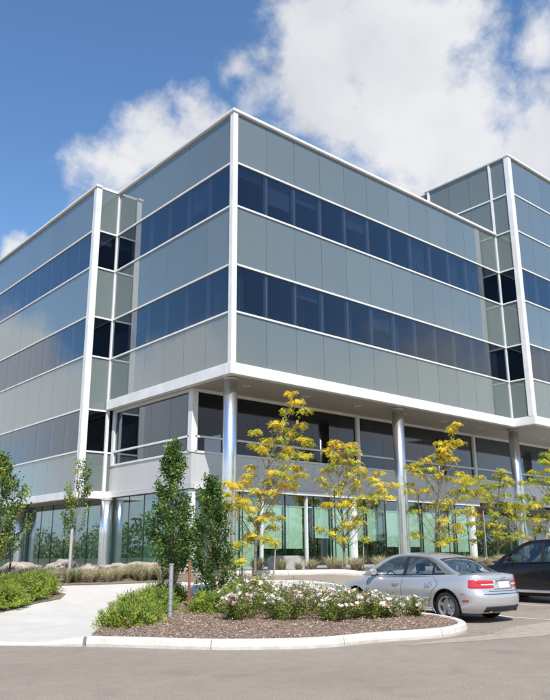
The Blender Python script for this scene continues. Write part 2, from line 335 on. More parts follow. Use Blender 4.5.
bbed = [(-3.5, -.78), (-2.62, -1.2), (-2.4, -1.8), (-1.78, -.72), (-1.1, -.08), (-.5, .17), (.4, -.68), (2.6, -2.02), (6, -2.55), (19.2, -2.55), (19.2, 2.6), (.1, 2.6), (.1, 9), (-.5, 30), (-12, 30), (-12, 12), (-9.2, 4.7), (-6.8, 2.08), (-5.78, .64), (-4.76, -.07)]
sheet('building_mulch_bed', bbed, M_soil, .058, .5)
plaza = [(19.3, -2.5), (38, -2.5), (38, 9), (19.3, 9)]
sheet('entrance_pavement', plaza, M_conc, .06, 1)
sheet('dusty_gutter_strip', [(-3.9, -11.75), (-3.0, -11.8), (-1.6, -11.35), (2, -11.2), (2, -12.2), (-2.6, -12.6), (-4.4, -12.15), (-5.6, -11.75)], mat('pale_dust', (.35, .30, .24), .9, noise_amt=.12, noise_scale=6, bump=.3, bump_scale=90), .004, .5)
# kerbs: separate cast lengths with open joints
def kerb(name, pts, h, w, seg, m, label=None):
    e = empty(name); e['kind'] = 'structure'
    P = catmull([(x, y, 0) for x, y in pts], 10); d = [0]
    for a, b in zip(P, P[1:]): d.append(d[-1]+(b-a).length)
    def at(s):
        for i in range(len(P)-1):
            if s <= d[i+1]:
                k = (s-d[i])/max(1e-6, d[i+1]-d[i]); return P[i].lerp(P[i+1], k)
        return P[-1]
    n = max(1, int(round(d[-1]/seg)))
    for i in range(n):
        s0 = d[-1]*i/n+.006; s1 = d[-1]*(i+1)/n-.006; q = MB(); k = max(2, int((s1-s0)/.18))
        vs = []
        for j in range(k+1):
            s = s0+(s1-s0)*j/k; p = at(s); tn = (at(min(s+.03, d[-1]))-at(max(s-.03, 0))).normalized(); nn = Vector((tn.y, -tn.x, 0))
            z = terr(p.x, p.y); hh = h if not callable(h) else h(s/d[-1])
            wob = .006*noise.noise(p*1.7)
            for off, zz in ((-w/2, z-.05), (-w/2-.012+wob, z+hh*.3), (-w/2+.012+wob, z+hh-.018), (-w/2+.035, z+hh), (w/2-.02, z+hh), (w/2, z+hh-.02), (w/2, z-.05)):
                c = p+nn*(-off); vs.append((c.x, c.y, zz))
        fs = [(j*7+a, j*7+(a+1) % 7, (j+1)*7+(a+1) % 7, (j+1)*7+a) for j in range(k) for a in range(7)]+[tuple(range(7)), tuple(k*7+a for a in range(7))[::-1]]
        q.add(vs, fs); q.build('kerb_stone', m, e, True if False else False)
    return e
isl_k = [(-9.21, -8.25), (-8.78, -8.85), (-8.1, -9.85), (-7.56, -10.42), (-6.6, -11.0), (-5.4, -11.12), (-4.1, -11.42), (-3.3, -11.3), (-2.6, -10.9), (-1.95, -10.15), (-1.6, -9.3), (-1.66, -8.5)]
kerb('island_kerb', isl_k, .15, .17, 2.2, M_kerb)
kerb('path_front_kerb', [(-16.5, -.2), (-14, -2.95), (-12, -5.15), (-10.3, -7.05), (-9.25, -8.2)], lambda s: .052+.09*ss(.93, 1, s), .17, 2.6, M_kerb)
kerb('lane_kerb', [(-2.32, -1.85), (-1.75, -.75), (-1.1, -.1), (-.5, .15), (.4, -.62), (2.6, -2.05), (6, -2.6), (12, -2.6), (19.2, -2.6), (38, -2.6)], .15, .16, 2.6, M_kerb)
kerb('parking_kerb', [(-1.64, -8.42), (-.25, -6.2), (-.2, -4.0), (-2.25, -1.95)], .12, .16, 2.4, M_kerb)
def line(x0, x1, y0, y1):
    o = sheet('parking_line', [(x0, y0), (x1, y0), (x1, y1), (x0, y1)], M_line, .006, .6); return o
for xx in (.46, 3.3, 6.2, 9.1): line(xx-.05, xx+.05, -11.6, -5.4)
# ------------------------------------------------------------------ the building
B = empty('office_building'); tag(B, 'large grey glass office block with white steel corner trim and banded blue windows', 'building')
cache = {}
def pbox(name, x0, x1, y0, y1, z0, z1, m, bev=0):
    """a box part; equal sizes share one mesh"""
    k = (name, round(x1-x0, 4), round(y1-y0, 4), round(z1-z0, 4), m.name, bev)
    if k not in cache:
        q = MB(); q.box(0, x1-x0, 0, y1-y0, 0, z1-z0); cache[k] = q.mesh(name, m)
    o = link(name, cache[k], B, (x0, y0, z0))
    if bev: bevel(o, bev)
    return o
F, w4, w3, w2, w1, T, T2, B3 = 7.97, 9.93, 11.77, 14.15, 15.97, 18.13, 22.5, 20.31
b2, b1, ZB = 5.71, 7.53, 4.02
RW = [(F, w4, 's'), (w4, w3, 'w'), (w3, w2, 's'), (w2, w1, 'w'), (w1, T, 's')]
def oriented(name, ax, pl, a0, a1, d0, d1, z0, z1, m, bev=0):
    """box along a face: d0..d1 is depth behind the face plane (negative is proud)"""
    if ax == 'x': return pbox(name, a0, a1, pl+d0, pl+d1, z0, z1, m, bev)
    return pbox(name, pl+d0, pl+d1, a0, a1, z0, z1, m, bev)
def facade(ax, pl, a0, a1, n, rows, blinds=0):
    st = (a1-a0)/n
    for z0, z1, k in rows:
        for i in range(n):
            p0 = a0+i*st+.008; p1 = a0+(i+1)*st-.008
            if k == 's': oriented('spandrel_panel', ax, pl, p0, p1, 0, .03, z0+.035, z1-.035, M_span)
            else:
                oriented('window_pane', ax, pl, p0, p1, .004, .016, z0+.035, z1-.035, M_vision)
                if i: oriented('mullion', ax, pl, p0-.008-.085, p0-.008+.085, .03, .13, z0, z1, M_fin)
                if rnd() < .22:
                    hh = ru(.15, .75)*(z1-z0); oriented('roller_blind', ax, pl, p0+.1, p1-.1, .20, .21, z1-hh, z1-.04, M_blind)
                elif rnd() < blinds:
                    q = MB(); w = st-.2; h = z1-z0-.12; lo = ru(0, .3)
                    ns_ = int((w*ru(.3, 1))/.11)
                    for j in range(ns_):
                        c = .1+j*.11+ru(-.01, .01); a = ru(.025, .05)
                        if ax == 'x': q.box(c-a, c+a, 0, .012, 0, h)
                        else: q.box(0, .012, c-a, c+a, 0, h)
                    o = q.build('blind', M_blind, B, loc=((p0+.05, pl+.22, z0+.06) if ax == 'x' else (pl+.22, p0+.05, z0+.06)), fix=False)
    for z in sorted({r[0] for r in rows} | {r[1] for r in rows}):
        if z in (T, T2, F, ZB): continue
        oriented('rail', ax, pl, a0, a1, -.05, .03, z-.035, z+.035, M_white)
# centre wing
facade('x', 0, .16, 18.05, 12, RW, .55)
facade('y', 0, .16, 8.93, 6, RW, .3)
# left wing
RL = [(ZB, b2, 's'), (b2, b1, 'w'), (b1, w4, 's')]+RW[1:]
facade('y', -1.15, 9.23, 9.23+1.525*14, 14, RL, .3)
facade('x', 9.01, -.93, -.07, 1, RL)
pbox('window_pane', .07, .28, 9.014, 9.026, b2+.035, b1-.035, M_vision)
pbox('spandrel_panel', .07, .28, 9.01, 9.04, ZB+.035, b2-.035, M_span)
pbox('rail', .07, .28, 8.96, 9.04, b2-.035, b2+.035, M_white)
# right wing, one storey taller
RR = RW+[(T, B3, 's'), (B3, T2, 's')]
facade('x', -1.17, 18.37, 18.37+1.51*12, 12, [(T-0, B3, 's') if r[0] == T else r for r in RR], .4)
facade('y', 18.11, -.95, -.06, 1, RR)
facade('y', 18.11, .06, 4.15, 3, [(T+.1, B3, 's'), (B3, T2, 's')])
pbox('rail', 18.37, 36.5, -1.22, -1.14, T-.035, T+.035, M_white); pbox('rail', 18.06, 18.14, -.95, -.06, T-.035, T+.035, M_white)
# corner posts and inner posts
def post(x0, x1, y0, y1, z0, z1, bev=.02): return pbox('corner_post', x0, x1, y0, y1, z0, z1, M_white, bev)
post(-.07, .16, -.07, .16, F, T)
post(-1.22, -.93, 8.94, 9.23, ZB, T)
post(18.04, 18.37, -1.24, -.95, F, T2)
pbox('corner_post', -.06, .07, 8.93, 9.04, ZB+.03, T, M_white)
pbox('corner_post', 18.05, 18.16, -.06, .06, F+.01, T2, M_white)
# fascias at the bottom of each volume, roof edge trims
pbox('fascia', -.12, 18.05, -.12, .14, 7.57, F+.02, M_white, .015)
pbox('fascia', -.12, .14, .14, 8.93, 7.57, F+.02, M_white, .015)
pbox('fascia', 18.05, 18.3, -1.0, .14, 7.57, F+.02, M_white, .015)
pbox('fascia', 18.05, 38, -1.29, -1.0, 7.57, F+.02, M_white, .015)
pbox('fascia', -1.27, -1.02, 8.89, 31, 3.72, ZB+.02, M_white, .015)
pbox('fascia', -1.02, .28, 8.89, 9.12, 3.72, ZB+.02, M_white, .015)
for a in ((-.12, 18.05, -.12, .2), (-.12, .2, .2, 9.0), (-1.27, -.95, 8.89, 31), (-.95, .2, 9.0, 9.25)): pbox('roof_edge', *a, T, T+.13, M_white, .02)
for a in ((18.0, 37, -1.29, -.97), (18.0, 18.3, -.97, 4.3), (18.0, 37, 4.3, 4.5)): pbox('roof_edge', *a, T2, T2+.14, M_white, .02)
pbox('corner_post', 18.04, 18.2, 4.15, 4.3, T+.1, T2, M_white)
# floors, dark backing behind every band, roofs, inner walls
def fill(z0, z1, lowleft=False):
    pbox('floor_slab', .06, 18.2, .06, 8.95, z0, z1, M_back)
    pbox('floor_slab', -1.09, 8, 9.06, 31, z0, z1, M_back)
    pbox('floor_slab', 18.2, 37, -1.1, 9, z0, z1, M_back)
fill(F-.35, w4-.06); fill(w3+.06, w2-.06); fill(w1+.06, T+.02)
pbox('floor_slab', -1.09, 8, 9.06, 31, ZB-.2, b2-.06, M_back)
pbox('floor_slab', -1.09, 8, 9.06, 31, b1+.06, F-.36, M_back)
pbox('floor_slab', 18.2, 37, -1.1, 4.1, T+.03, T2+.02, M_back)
for z0, z1 in ((w4-.06, w3+.06), (w2-.06, w1+.06)):
    pbox('interior_wall', 5.5, 18.1, 5.2, 5.3, z0, z1, M_inwall); pbox('interior_wall', 5.4, 5.5, 5.2, 8.9, z0, z1, M_inwall)
    pbox('interior_wall', 3.4, 3.5, 9.2, 31, z0, z1, M_inwall); pbox('interior_wall', 18.2, 37, 4, 4.1, z0, z1, M_inwall)
    pbox('interior_wall', .2, 5.4, 9.0, 9.06, z0, z1, M_inwall); pbox('interior_wall', 18.3, 18.4, .3, 4, z0, z1, M_inwall)
    for xx in (4.6, 9.2, 13.7): pbox('interior_column', xx, xx+.5, 1.6, 2.1, z0, z1, M_inlight)
    for xx in (2.5, 7.2, 11.5, 15): pbox('desk_partition', xx, xx+1.6, 1.1, 1.15, z0, z0+.7, M_inlight)
pbox('interior_wall', 3.4, 3.5, 9.2, 31, b2-.06, b1+.06, M_inwall)
pbox('roof_deck', .2, 18.0, .2, 30, T+.03, T+.06, M_roof); pbox('roof_deck', -.95, .2, 9.25, 31, T+.03, T+.06, M_roof); pbox('roof_deck', 18.3, 37, -.97, 4.3, T2+.03, T2+.06, M_roof)
ph = []
pbox('penthouse', 18.25, 26, 4.55, 8.6, T+.06, T2+.05, M_louver)
for i in range(16): pbox('louver', 18.19, 18.25, 4.55, 8.6, T+.3+i*.24, T+.3+i*.24+.12, M_louver)
# soffit
for i in range(12):
    for j, (y0, y1) in enumerate(((.14, 1.45), (1.45, 3.0))): pbox('soffit_panel', .14+i*1.5, .14+(i+1)*1.5-.012, y0, y1-.012, 7.585, 7.62, M_soffit)
pbox('soffit_panel', .14, .5, 3.0, 8.93, 7.585, 7.61, M_soffit)
for i in range(12): pbox('soffit_panel', 18.14+i*1.5, 18.14+(i+1)*1.5-.012, -1.0 if i else .14, 3.0, 7.585, 7.62, M_soffit)
pbox('soffit_panel', 18.3, 19.62, -1.0, .13, 7.586, 7.62, M_soffit)
pbox('soffit_panel', -1.02, .5, 9.12, 31, 3.76, 3.8, M_soffit)
dl = MB(); ring = []
for k in range(20):
    a = 2*math.pi*k/20
    ring += [(math.cos(a)*.15, math.sin(a)*.15, 0), (math.cos(a)*.155, math.sin(a)*.155, -.022), (math.cos(a)*.105, math.sin(a)*.105, -.022), (math.cos(a)*.09, math.sin(a)*.09, -.004)]
dl.add(ring, [(k*4+a, k*4+a+1, ((k+1) % 20)*4+a+1, ((k+1) % 20)*4+a) for k in range(20) for a in range(3)]); dlm = dl.mesh('downlight', M_white)
dk = MB(); dk.add([(math.cos(2*math.pi*k/20)*.095, math.sin(2*math.pi*k/20)*.095, -.006) for k in range(20)], [tuple(range(20))]); dkm = dk.mesh('lens', M_black)
for i in range(8):
    o = link('downlight', dlm, B, (1.63+i*3.07, 1.18, 7.583)); link('lens', dkm, o)
# recessed second floor and ground floor
EX, EY = .3, 2.8
def recess_row(ax, pl, a0, a1, posts, zlo):
    n = max(1, int(round((a1-a0)/1.525))); st = (a1-a0)/n
    for i in range(n):
        p0 = a0+i*st+.006; p1 = a0+(i+1)*st-.006
        oriented('metal_panel', ax, pl, p0, p1, -.02, .02, zlo, 5.12, M_panel)
        oriented('window_pane', ax, pl, p0, p1, .02, .032, 5.78, 7.47, M_vision)
        oriented('window_pane', ax, pl, p0, p1, .02, .032, 5.2, 5.70, M_vision)
    oriented('rail', ax, pl, a0, a1, -.06, .05, 5.12, 5.2, M_white); oriented('rail', ax, pl, a0, a1, -.06, .05, 5.70, 5.78, M_white); oriented('rail', ax, pl, a0, a1, -.05, .05, 7.47, 7.584, M_white)
    for p in posts: oriented('post', ax, pl, p-.09, p+.09, -.1, .06, 5.2, 7.47, M_white)
recess_row('x', EY, EX+.12, 36, (9.45, 18.6, 27.75), 3.95)
recess_row('y', EX, EY+.12, 8.74, (), 3.95)
pbox('corner_post', EX-.06, EX+.22, EY-.06, EY+.22, 5.125, 7.584, M_white, .015)
pbox('metal_panel', EX-.02, EX+.12, EY-.02, EY+.12, 3.95, 5.12, M_panel)
pbox('corner_post', EX-.06, EX+.2, 8.74, 8.96, 5.125, 7.584, M_white)
pbox('metal_panel', EX-.015, EX+.14, 8.74, 9.1, 3.8, 5.12, M_panel)
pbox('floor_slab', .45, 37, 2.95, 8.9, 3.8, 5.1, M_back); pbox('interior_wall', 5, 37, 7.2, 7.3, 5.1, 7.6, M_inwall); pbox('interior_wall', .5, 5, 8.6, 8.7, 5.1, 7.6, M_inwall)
for xx in (3.1, 7.6, 12.2, 16.8): pbox('interior_column', xx, xx+.5, 4.2, 4.7, 5.1, 7.6, M_inwall)
# ground-floor strip, glazing, mullions
ZG = .8
pbox('fascia', EX+.1, 18.62, EY-.14, EY+.1, 3.76, 3.93, M_white, .01); pbox('fascia', EX-.08, EX+.1, EY-.14, 9.05, 3.78, 3.93, M_panel, .01)
gl_x = [.42, 1.55, 2.64, 3.74, 5.0, 6.17, 6.63, 7.7, 9.0, 9.9, 11.2, 12.5, 13.9, 15.2, 16.6, 18.0]
for a, b_ in zip(gl_x, gl_x[1:]): pbox('window_pane', a+.02, b_-.02, EY+.03, EY+.042, ZG+.14, 3.74, M_clear)
for i, a in enumerate(gl_x):
    if i in (3, 5): pbox('mullion', a-.035, a+.035, EY-.05, EY+.1, ZG+.14, 3.76, M_white)
    elif i in (8, 15): pbox('post', a-.14, a+.14, EY-.1, EY+.16, ZG, 3.76, M_white, .01)
    elif i: pbox('mullion', a-.018, a+.018, EY+.01, EY+.08, ZG+.14, 3.76, M_black)
pbox('plinth', .5, 18.0, EY-.06, EY+.12, ZG-.1, ZG+.14, M_plinth)
gl_y = [EY+.14, 4.2, 5.05, 6.1, 7.3, 8.5, 9.6, 10.9, 12.1, 13.2, 14.6, 15.9, 17.3, 18.7, 20, 21.5, 23, 24.5, 26, 27.5, 29]
for a, b_ in zip(gl_y, gl_y[1:]): pbox('window_pane', EX+.03, EX+.042, a+.02, b_-.02, ZG+.2, 3.74, M_clear)
for i, a in enumerate(gl_y[1:]): pbox('mullion', EX+.02, EX+.07, a-.016, a+.016, ZG+.2, 3.76, M_black)
pbox('plinth', EX-.1, EX+.12, EY+.14, 29, ZG-.1, ZG+.2, M_plinth)
pbox('corner_post', EX-.03, EX+.2, EY-.05, EY+.14, ZG-.05, 3.76, M_white, .01)
# entrance set back beyond the last white post
pbox('interior_wall', 18.1, 18.2, EY+.1, 7.9, ZG, 3.76, M_panel)
for i in range(9): pbox('window_pane', 18.3+i*1.5, 18.3+i*1.5+1.44, 6.4, 6.412, ZG+.1, 3.7, M_clear); pbox('mullion', 18.24+i*1.5, 18.3+i*1.5, 6.34, 6.46, ZG, 3.76, M_white)
pbox('metal_panel', 18.3, 32, 6.3, 6.34, 2.9, 3.05, M_white)
pbox('soffit_panel', 18.2, 36, 2.95, 6.4, 3.77, 3.8, M_soffit)
pbox('canopy', 19.6, 27, -.6, 2.7, 2.78, 2.98, M_white, .02)
for x_, y_ in ((20, -.3), (26.5, -.3), (23.2, -.3), (21.4, 2.3)): q = MB(); q.tube([(x_, y_, .8), (x_, y_, 2.78)], .06, 12, M_white); q.build('canopy_post', None, B)
# ground-floor inside
pbox('interior_floor', .45, 37, 2.95, 9.5, ZG-.02, ZG+.02, M_infloor); pbox('interior_floor', .45, 8, 9.5, 31, ZG-.02, ZG+.02, M_infloor)
pbox('interior_wall', 4.2, 37, 9.4, 9.5, ZG, 3.8, M_inwall); pbox('interior_wall', 3.6, 3.7, 9.2, 31, ZG, 3.8, M_inlight); pbox('interior_wall', 1.6, 3.6, 13.0, 13.1, ZG, 3.76, M_mint); pbox('interior_wall', 1.6, 3.6, 18.0, 18.1, ZG, 3.76, M_mint)
pbox('interior_ceiling', .45, 8, 8.95, 31, 3.76, 3.8, M_inlight)
pbox('interior_wall', 2.1, 2.2, 4.3, 5.6, ZG, 3.76, M_mint); pbox('interior_wall', 2.1, 2.2, 6.5, 9.1, ZG, 3.76, M_mint); pbox('interior_wall', 2.1, 2.2, 5.6, 6.5, 2.7, 3.76, M_mint)
q = MB(); q.add([(.8, 6.3, ZG), (2.05, 6.3, ZG), (2.05, 6.3, 3.2), (.8, 6.38, ZG), (2.05, 6.38, ZG), (2.05, 6.38, 3.2)], [(0, 1, 2), (3, 5, 4), (0, 3, 4, 1), (1, 4, 5, 2), (2, 5, 3, 0)], M_mint); q.build('stair_side_wall', None, B)
pbox('interior_wall', 2.3, 3.7, 3.05, 3.1, ZG, 3.6, M_shade)
for a, b_, zz in ((3.8, 4.96, 1.62), (5.04, 6.1, 1.62), (6.7, 7.65, 2.05), (7.75, 8.8, ZG+.1), (9.2, 9.85, 1.95), (9.95, 11.15, 1.95), (11.3, 12.45, 1.7), (12.55, 13.85, 1.7), (14.0, 15.15, 1.45), (15.3, 16.5, 1.45), (16.7, 17.8, 1.45)):
    pbox('roller_shade', a, b_, EY+.2, EY+.21, zz, 3.28, M_shade)
    pbox('shade_roller', a, b_, EY+.18, EY+.23, 3.28, 3.33, M_white)
# round stainless columns
def column(x, y, z0, z1, r=.255):
    q = MB(); n = 40; vs = []
    q.tube([(0, 0, z0), (0, 0, z0+.001), (0, 0, (z0+z1)/2-.006), (0, 0, (z0+z1)/2+.006), (0, 0, z1)], r, n, M_steel)
    o = q.build('column', None, B, True, (x, y, 0)); 
    for p in o.data.polygons:
        if len(p.vertices) > 6: p.use_smooth = False
    q = MB(); q.tube([(0, 0, z1-.08), (0, 0, z1-.02)], r+.012, n, M_panel); q.build('collar', None, o)
    return o
for xx in (.38, 9.62, 18.9, 28): column(xx, .55 if xx < 1 else .5, ZG-.05, 7.58)
for yy in (8.75, 17.75, 26.9): column(.06, yy, ZG-.05, 3.75, .235)
# ------------------------------------------------------------------ vegetation builders
def rvec():
    while True:
        v = Vector((ru(-1, 1), ru(-1, 1), ru(-1, 1)))
        if .05 < v.length < 1: return v.normalized()
def leaf(q, p, n, d, l, w, m):
    """a folded leaf: two triangles either side of the midrib"""
    n = n.normalized(); d = (d-n*d.dot(n)).normalized(); s = n.cross(d)
    a = p; b = p+d*l*.5+s*w*.5+n*w*.12; c = p+d*l; e = p+d*l*.5-s*w*.5+n*w*.12
    q.add([a, b, c, e], [(0, 1, 2), (0, 2, 3)], m)
def branch(q, a, b, r0, r1, m, sag=.1, n=5):
    a = Vector(a); b = Vector(b); P = []
    mid = a.lerp(b, .5)+Vector((ru(-1, 1), ru(-1, 1), ru(-.2, 1)))*sag*(b-a).length
    for i in range(n+1):
        t = i/n; P.append(a*(1-t)**2+mid*2*t*(1-t)+b*t*t)
    q.tube(P, [r0+(r1-r0)*i/n for i in range(n+1)], 5, m, False); return P
def frond(q, p, d, l, mats, k=6, lw=.032):
    """a pinnate leaf: paired leaflets along a drooping rib"""
    d = d.normalized(); s = d.cross(Vector((0, 0, 1)));
    if s.length < .1: s = Vector((1, 0, 0))
    s.normalize(); pos = Vector(p); m = random.choice(mats)
    for i in range(k):
        d2 = (d+Vector((0, 0, -.16*i))).normalized(); pos = pos+d2*l/k; n = s.cross(d2)
        if n.z < 0: n = -n
        for sg in (1, -1): leaf(q, pos, n+rvec()*.5, s*sg+d2*.5, l*.30, lw, m)
def yellow_tree(name, base, pts, seed, green, label, group, pale=False, dens=1.0):
    random.seed(seed); x, y = base; z0 = terr(x, y)+.05; e = empty(name, (x, y, z0)); tag(e, label, 'tree', group)
    top = max(pts, key=lambda p: p[1]); H = top[1]
    tr = MB(); tw = []
    for i in range(13):
        t = i/12; h = H*.95*t; tw.append(Vector((R2v.x*top[0]*t**2.2+.05*math.sin(3*t+seed), R2v.y*top[0]*t**2.2+.04*math.sin(4*t+seed), h)))
    tr.tube([Vector((0, 0, -.1))]+tw, [.055]+[.048*(1-i/12)+.006 for i in range(13)], 8, M_barkg if pale else M_bark); tro = tr.build('trunk', None, e, True)
    br = MB(); fo = MB()
    for s, h in pts:
        dep = ru(-.75, .75)*min(1, (H-h)/H*1.6+.25); c = Vector((R2v.x*s, R2v.y*s, h))+Vector((F2.x*dep, F2.y*dep, 0))
        hr = max(H*.16, h-abs(s)*.8-ru(.3, .6)); k = min(12, max(1, int(hr/H/.95*12))); P = branch(br, tw[k], c, .014, .004, M_bark, .12)
        g = green+.25*(1-h/H)+ru(-.15, .15)
        mats = random.choices([L_yel, L_ora, L_yg, L_lime], [max(.05, .62-g), max(.03, .20-g*.5), .24+g, max(.02, g*.9-.05)], k=4)
        for _ in range(int(40*dens)):
            o = rvec(); o.z *= .62; p = c+o*ru(.02, .17); frond(fo, p, Vector((o.x, o.y, -.25+ru(-.3, .3))), ru(.13, .23), mats, 5, .040)
        for P_ in P[2:-1]:
            for _ in range(int(3*dens)): frond(fo, P_+rvec()*.06, rvec()+Vector((0, 0, -.2)), ru(.12, .18), mats, 4)
    br.build('branches', None, e, fix=False); fo.build('crown', None, e, fix=False); return e
def stake(x, y, h, m, label, r=.022, lean=(0, 0), flat=False):
    z = terr(x, y); q = MB(); q.tube([(0, 0, -.1), (lean[0], lean[1], h)], r, 8, m)
    if flat:
        q.tube([(lean[0], lean[1], h-.002), (lean[0], lean[1], h+.03)], r*1.25, 8, m)
        for k in range(6): q.tube([(lean[0]*k/8, lean[1]*k/8, .3+k*h*.1), (lean[0]*k/8, lean[1]*k/8, .31+k*h*.1)], r*1.18, 8, m)
    o = q.build('tree_stake', None, None, loc=(x, y, z)); tag(o, label, 'stake', 'stakes beside young trees'); return o
T1 = [(1.21,5.98),(1.39,5.65),(1.66,5.32),(1.07,5.43),(1.54,4.89),(1.01,4.79),(0.69,4.89),(1.27,4.62),(1.59,4.35),(0.84,4.36),(1.11,4.14),(1.75,4.25),(-0.01,4.63),(-0.06,4.26),(0.15,4.04),(0.42,4.41),(1.32,3.93),(1.63,3.77),(0.89,3.77),(1.1,3.51),(1.42,3.46),(1.52,3.2),(1.2,3.09),(0.89,3.2),(0.57,3.25),(1.25,2.89),(0.89,2.89),(0.42,2.99),(-0.21,3.52),(-0.27,3.21),(-0.37,3.0),(-0.63,2.79),(-0.52,2.48),(-0.89,2.9),(-0.99,2.59),(-0.31,2.28),(-0.16,2.08),(-0.88,2.18),(0.05,2.69),(0.57,2.63),(-0.73,2.18),(-0.05,1.77),(0.41,1.97),(0.72,1.82),(0.21,1.77),(0.57,1.52),(0.36,1.17),(0.61,1.02),(-0.15,1.27),(-0.56,0.98),(-0.26,1.17),(-0.48,0.48),(-1.04,2.23)]
T2p = [(-0.28,4.63),(-0.53,4.36),(-0.33,4.11),(0.04,4.51),(0.4,4.55),(0.27,4.31),(0.51,4.27),(0.03,4.23),(-0.14,3.95),(0.18,3.91),(0.54,3.91),(0.41,3.67),(0.68,3.59),(0.24,3.4),(0.72,3.4),(-0.0,3.13),(0.51,3.16),(0.58,2.97),(1.11,3.24),(1.35,3.47),(-0.59,3.6),(-0.38,3.76),(-0.83,3.21),(-0.64,3.05),(-0.17,2.82),(-0.5,2.39),(-0.58,2.36),(-0.19,2.31),(0.09,2.43),(0.29,2.35),(0.45,2.5),(0.76,2.58),(1.08,2.54),(1.24,2.73),(1.53,2.88),(1.33,3.0),(0.03,1.63),(0.26,1.59),(0.5,1.66),(-0.45,1.29),(-0.14,1.1),(0.75,1.13),(-0.83,1.48),(-0.21,1.48),(0.47,1.89),(0.67,2.16),(1.59,2.57),(1.89,3.0)]
T3 = [(1.2,5.87),(0.99,5.6),(1.05,5.73),(1.37,5.14),(1.14,5.14),(0.74,5.14),(0.51,5.1),(0.81,4.92),(0.53,4.78),(0.7,4.56),(0.55,4.33),(0.95,4.38),(0.25,4.56),(-0.22,4.34),(-0.49,4.25),(-0.42,3.98),(-0.91,4.07),(-0.69,3.89),(-0.34,3.8),(-0.06,3.98),(0.28,3.76),(0.5,3.71),(0.81,3.62),(1.18,3.8),(0.98,3.44),(1.35,3.62),(1.61,3.53),(1.97,3.61),(1.42,3.35),(1.22,3.13),(1.48,3.04),(0.86,3.0),(1.24,2.78),(2.02,3.13),(-0.86,3.37),(-1.01,3.06),(-0.56,3.1),(-0.2,3.14),(0.35,2.7),(0.57,2.66),(0.46,2.44),(0.2,2.53),(1.34,2.31),(0.98,2.22),(1.5,2.13),(-0.6,2.32),(0.85,1.67),(1.01,1.45),(0.58,1.62),(0.64,1.11),(0.38,1.2),(0.15,0.99),(-0.92,1.38),(-0.66,1.29),(0.29,1.88)]
T4 = [(0.46,4.2),(0.21,4.0),(0.48,3.96),(0.62,3.81),(0.81,3.69),(0.49,3.58),(-1.05,3.86),(-0.74,3.78),(-0.44,3.62),(-0.54,3.35),(-0.31,3.39),(-0.06,3.58),(0.25,3.54),(-0.79,3.16),(-0.33,3.12),(0.05,3.0),(0.52,3.08),(0.26,2.77),(-0.13,2.7),(-0.5,2.93),(0.8,2.77),(0.95,2.7),(1.3,3.07),(1.18,2.66),(1.48,2.58),(1.89,2.77),(1.71,2.58),(2.03,2.69),(-0.16,2.32),(0.06,2.25),(0.46,2.4),(0.63,2.55),(1.23,2.39),(0.51,2.06),(-0.58,1.95),(-0.36,1.8),(-0.12,1.95),(0.09,1.72),(-0.89,1.91),(-1.05,1.88),(-0.69,1.5),(-0.24,1.46),(-0.02,1.28),(0.38,1.5),(0.44,1.27),(0.66,1.2),(1.07,1.49),(1.28,1.27),(-0.88,1.13),(-0.55,1.35),(0.14,1.42),(-0.75,2.25),(0.98,2.17)]
T5 = [(-0.11,5.37),(0.05,5.28),(-0.41,4.95),(-0.08,4.86),(-0.89,4.44),(-0.38,4.44),(-0.11,4.52),(-1.36,3.94),(-1.01,4.02),(-0.77,3.94),(-0.51,4.02),(-0.26,3.93),(-0.16,4.1),(-1.34,3.28),(-0.84,3.19),(-0.62,2.94),(-0.28,2.94),(-0.16,3.27),(-0.51,2.37),(-0.3,2.36),(-0.78,2.2),(-1.36,2.21),(-1.03,2.12),(-0.73,1.8),(-0.76,1.56),(-0.42,1.63),(-0.43,3.1),(0.28,5.03),(0.39,4.52),(0.5,3.93),(0.2,3.52),(0.5,3.18),(0.2,2.69),(-0.02,2.2),(0.73,3.68),(0.7,2.69),(0.33,5.54)]
G = 'yellow-leaved young trees along the building'
yellow_tree('young_tree', (.3, -1.0), T1, 11, -.06, 'tall golden-yellow young tree beside the round corner column', G)
yellow_tree('young_tree', (4.43, -1.0), T2p, 12, -.02, 'shorter yellow tree in the gap between corner column and silver car', G, dens=.8)
yellow_tree('young_tree', (9.76, -1.0), T3, 13, .0, 'yellow tree with bent tip rising behind the roof of the silver car', G, dens=.85)
yellow_tree('young_tree', (14.2, -1.0), T4, 14, .2, 'broad yellow-green young tree above the boot of the silver car', G, dens=.85)
yellow_tree('young_tree', (18.9, -1.3), T5, 15, .38, 'greenish yellow tree at the right edge above the black car', G, dens=1.1)
stake(.85, -1.25, 1.75, M_barkg, 'pale leaning stake by the tall golden tree', lean=(.25, .1)); stake(-.1, -.8, 2.7, M_dk, 'dark stake left of the tall golden tree trunk')
stake(3.85, -1.15, 2.9, M_dk, 'dark stake left of the shorter yellow tree trunk'); stake(5.2, -1.2, 1.55, M_barkg, 'pale leaning stake right of the shorter yellow tree', lean=(.12, .05))
stake(8.7, -1.1, 2.9, M_dk, 'dark stake left of the yellow tree behind the silver car'); stake(10.6, -1.1, 2.9, M_dk, 'dark stake right of the yellow tree behind the silver car')
stake(13.2, -1.1, 2.4, M_barkg, 'pale stake left of the broad yellow-green tree'); stake(15.1, -1.1, 2.6, M_dk, 'dark stake right of the broad yellow-green tree')

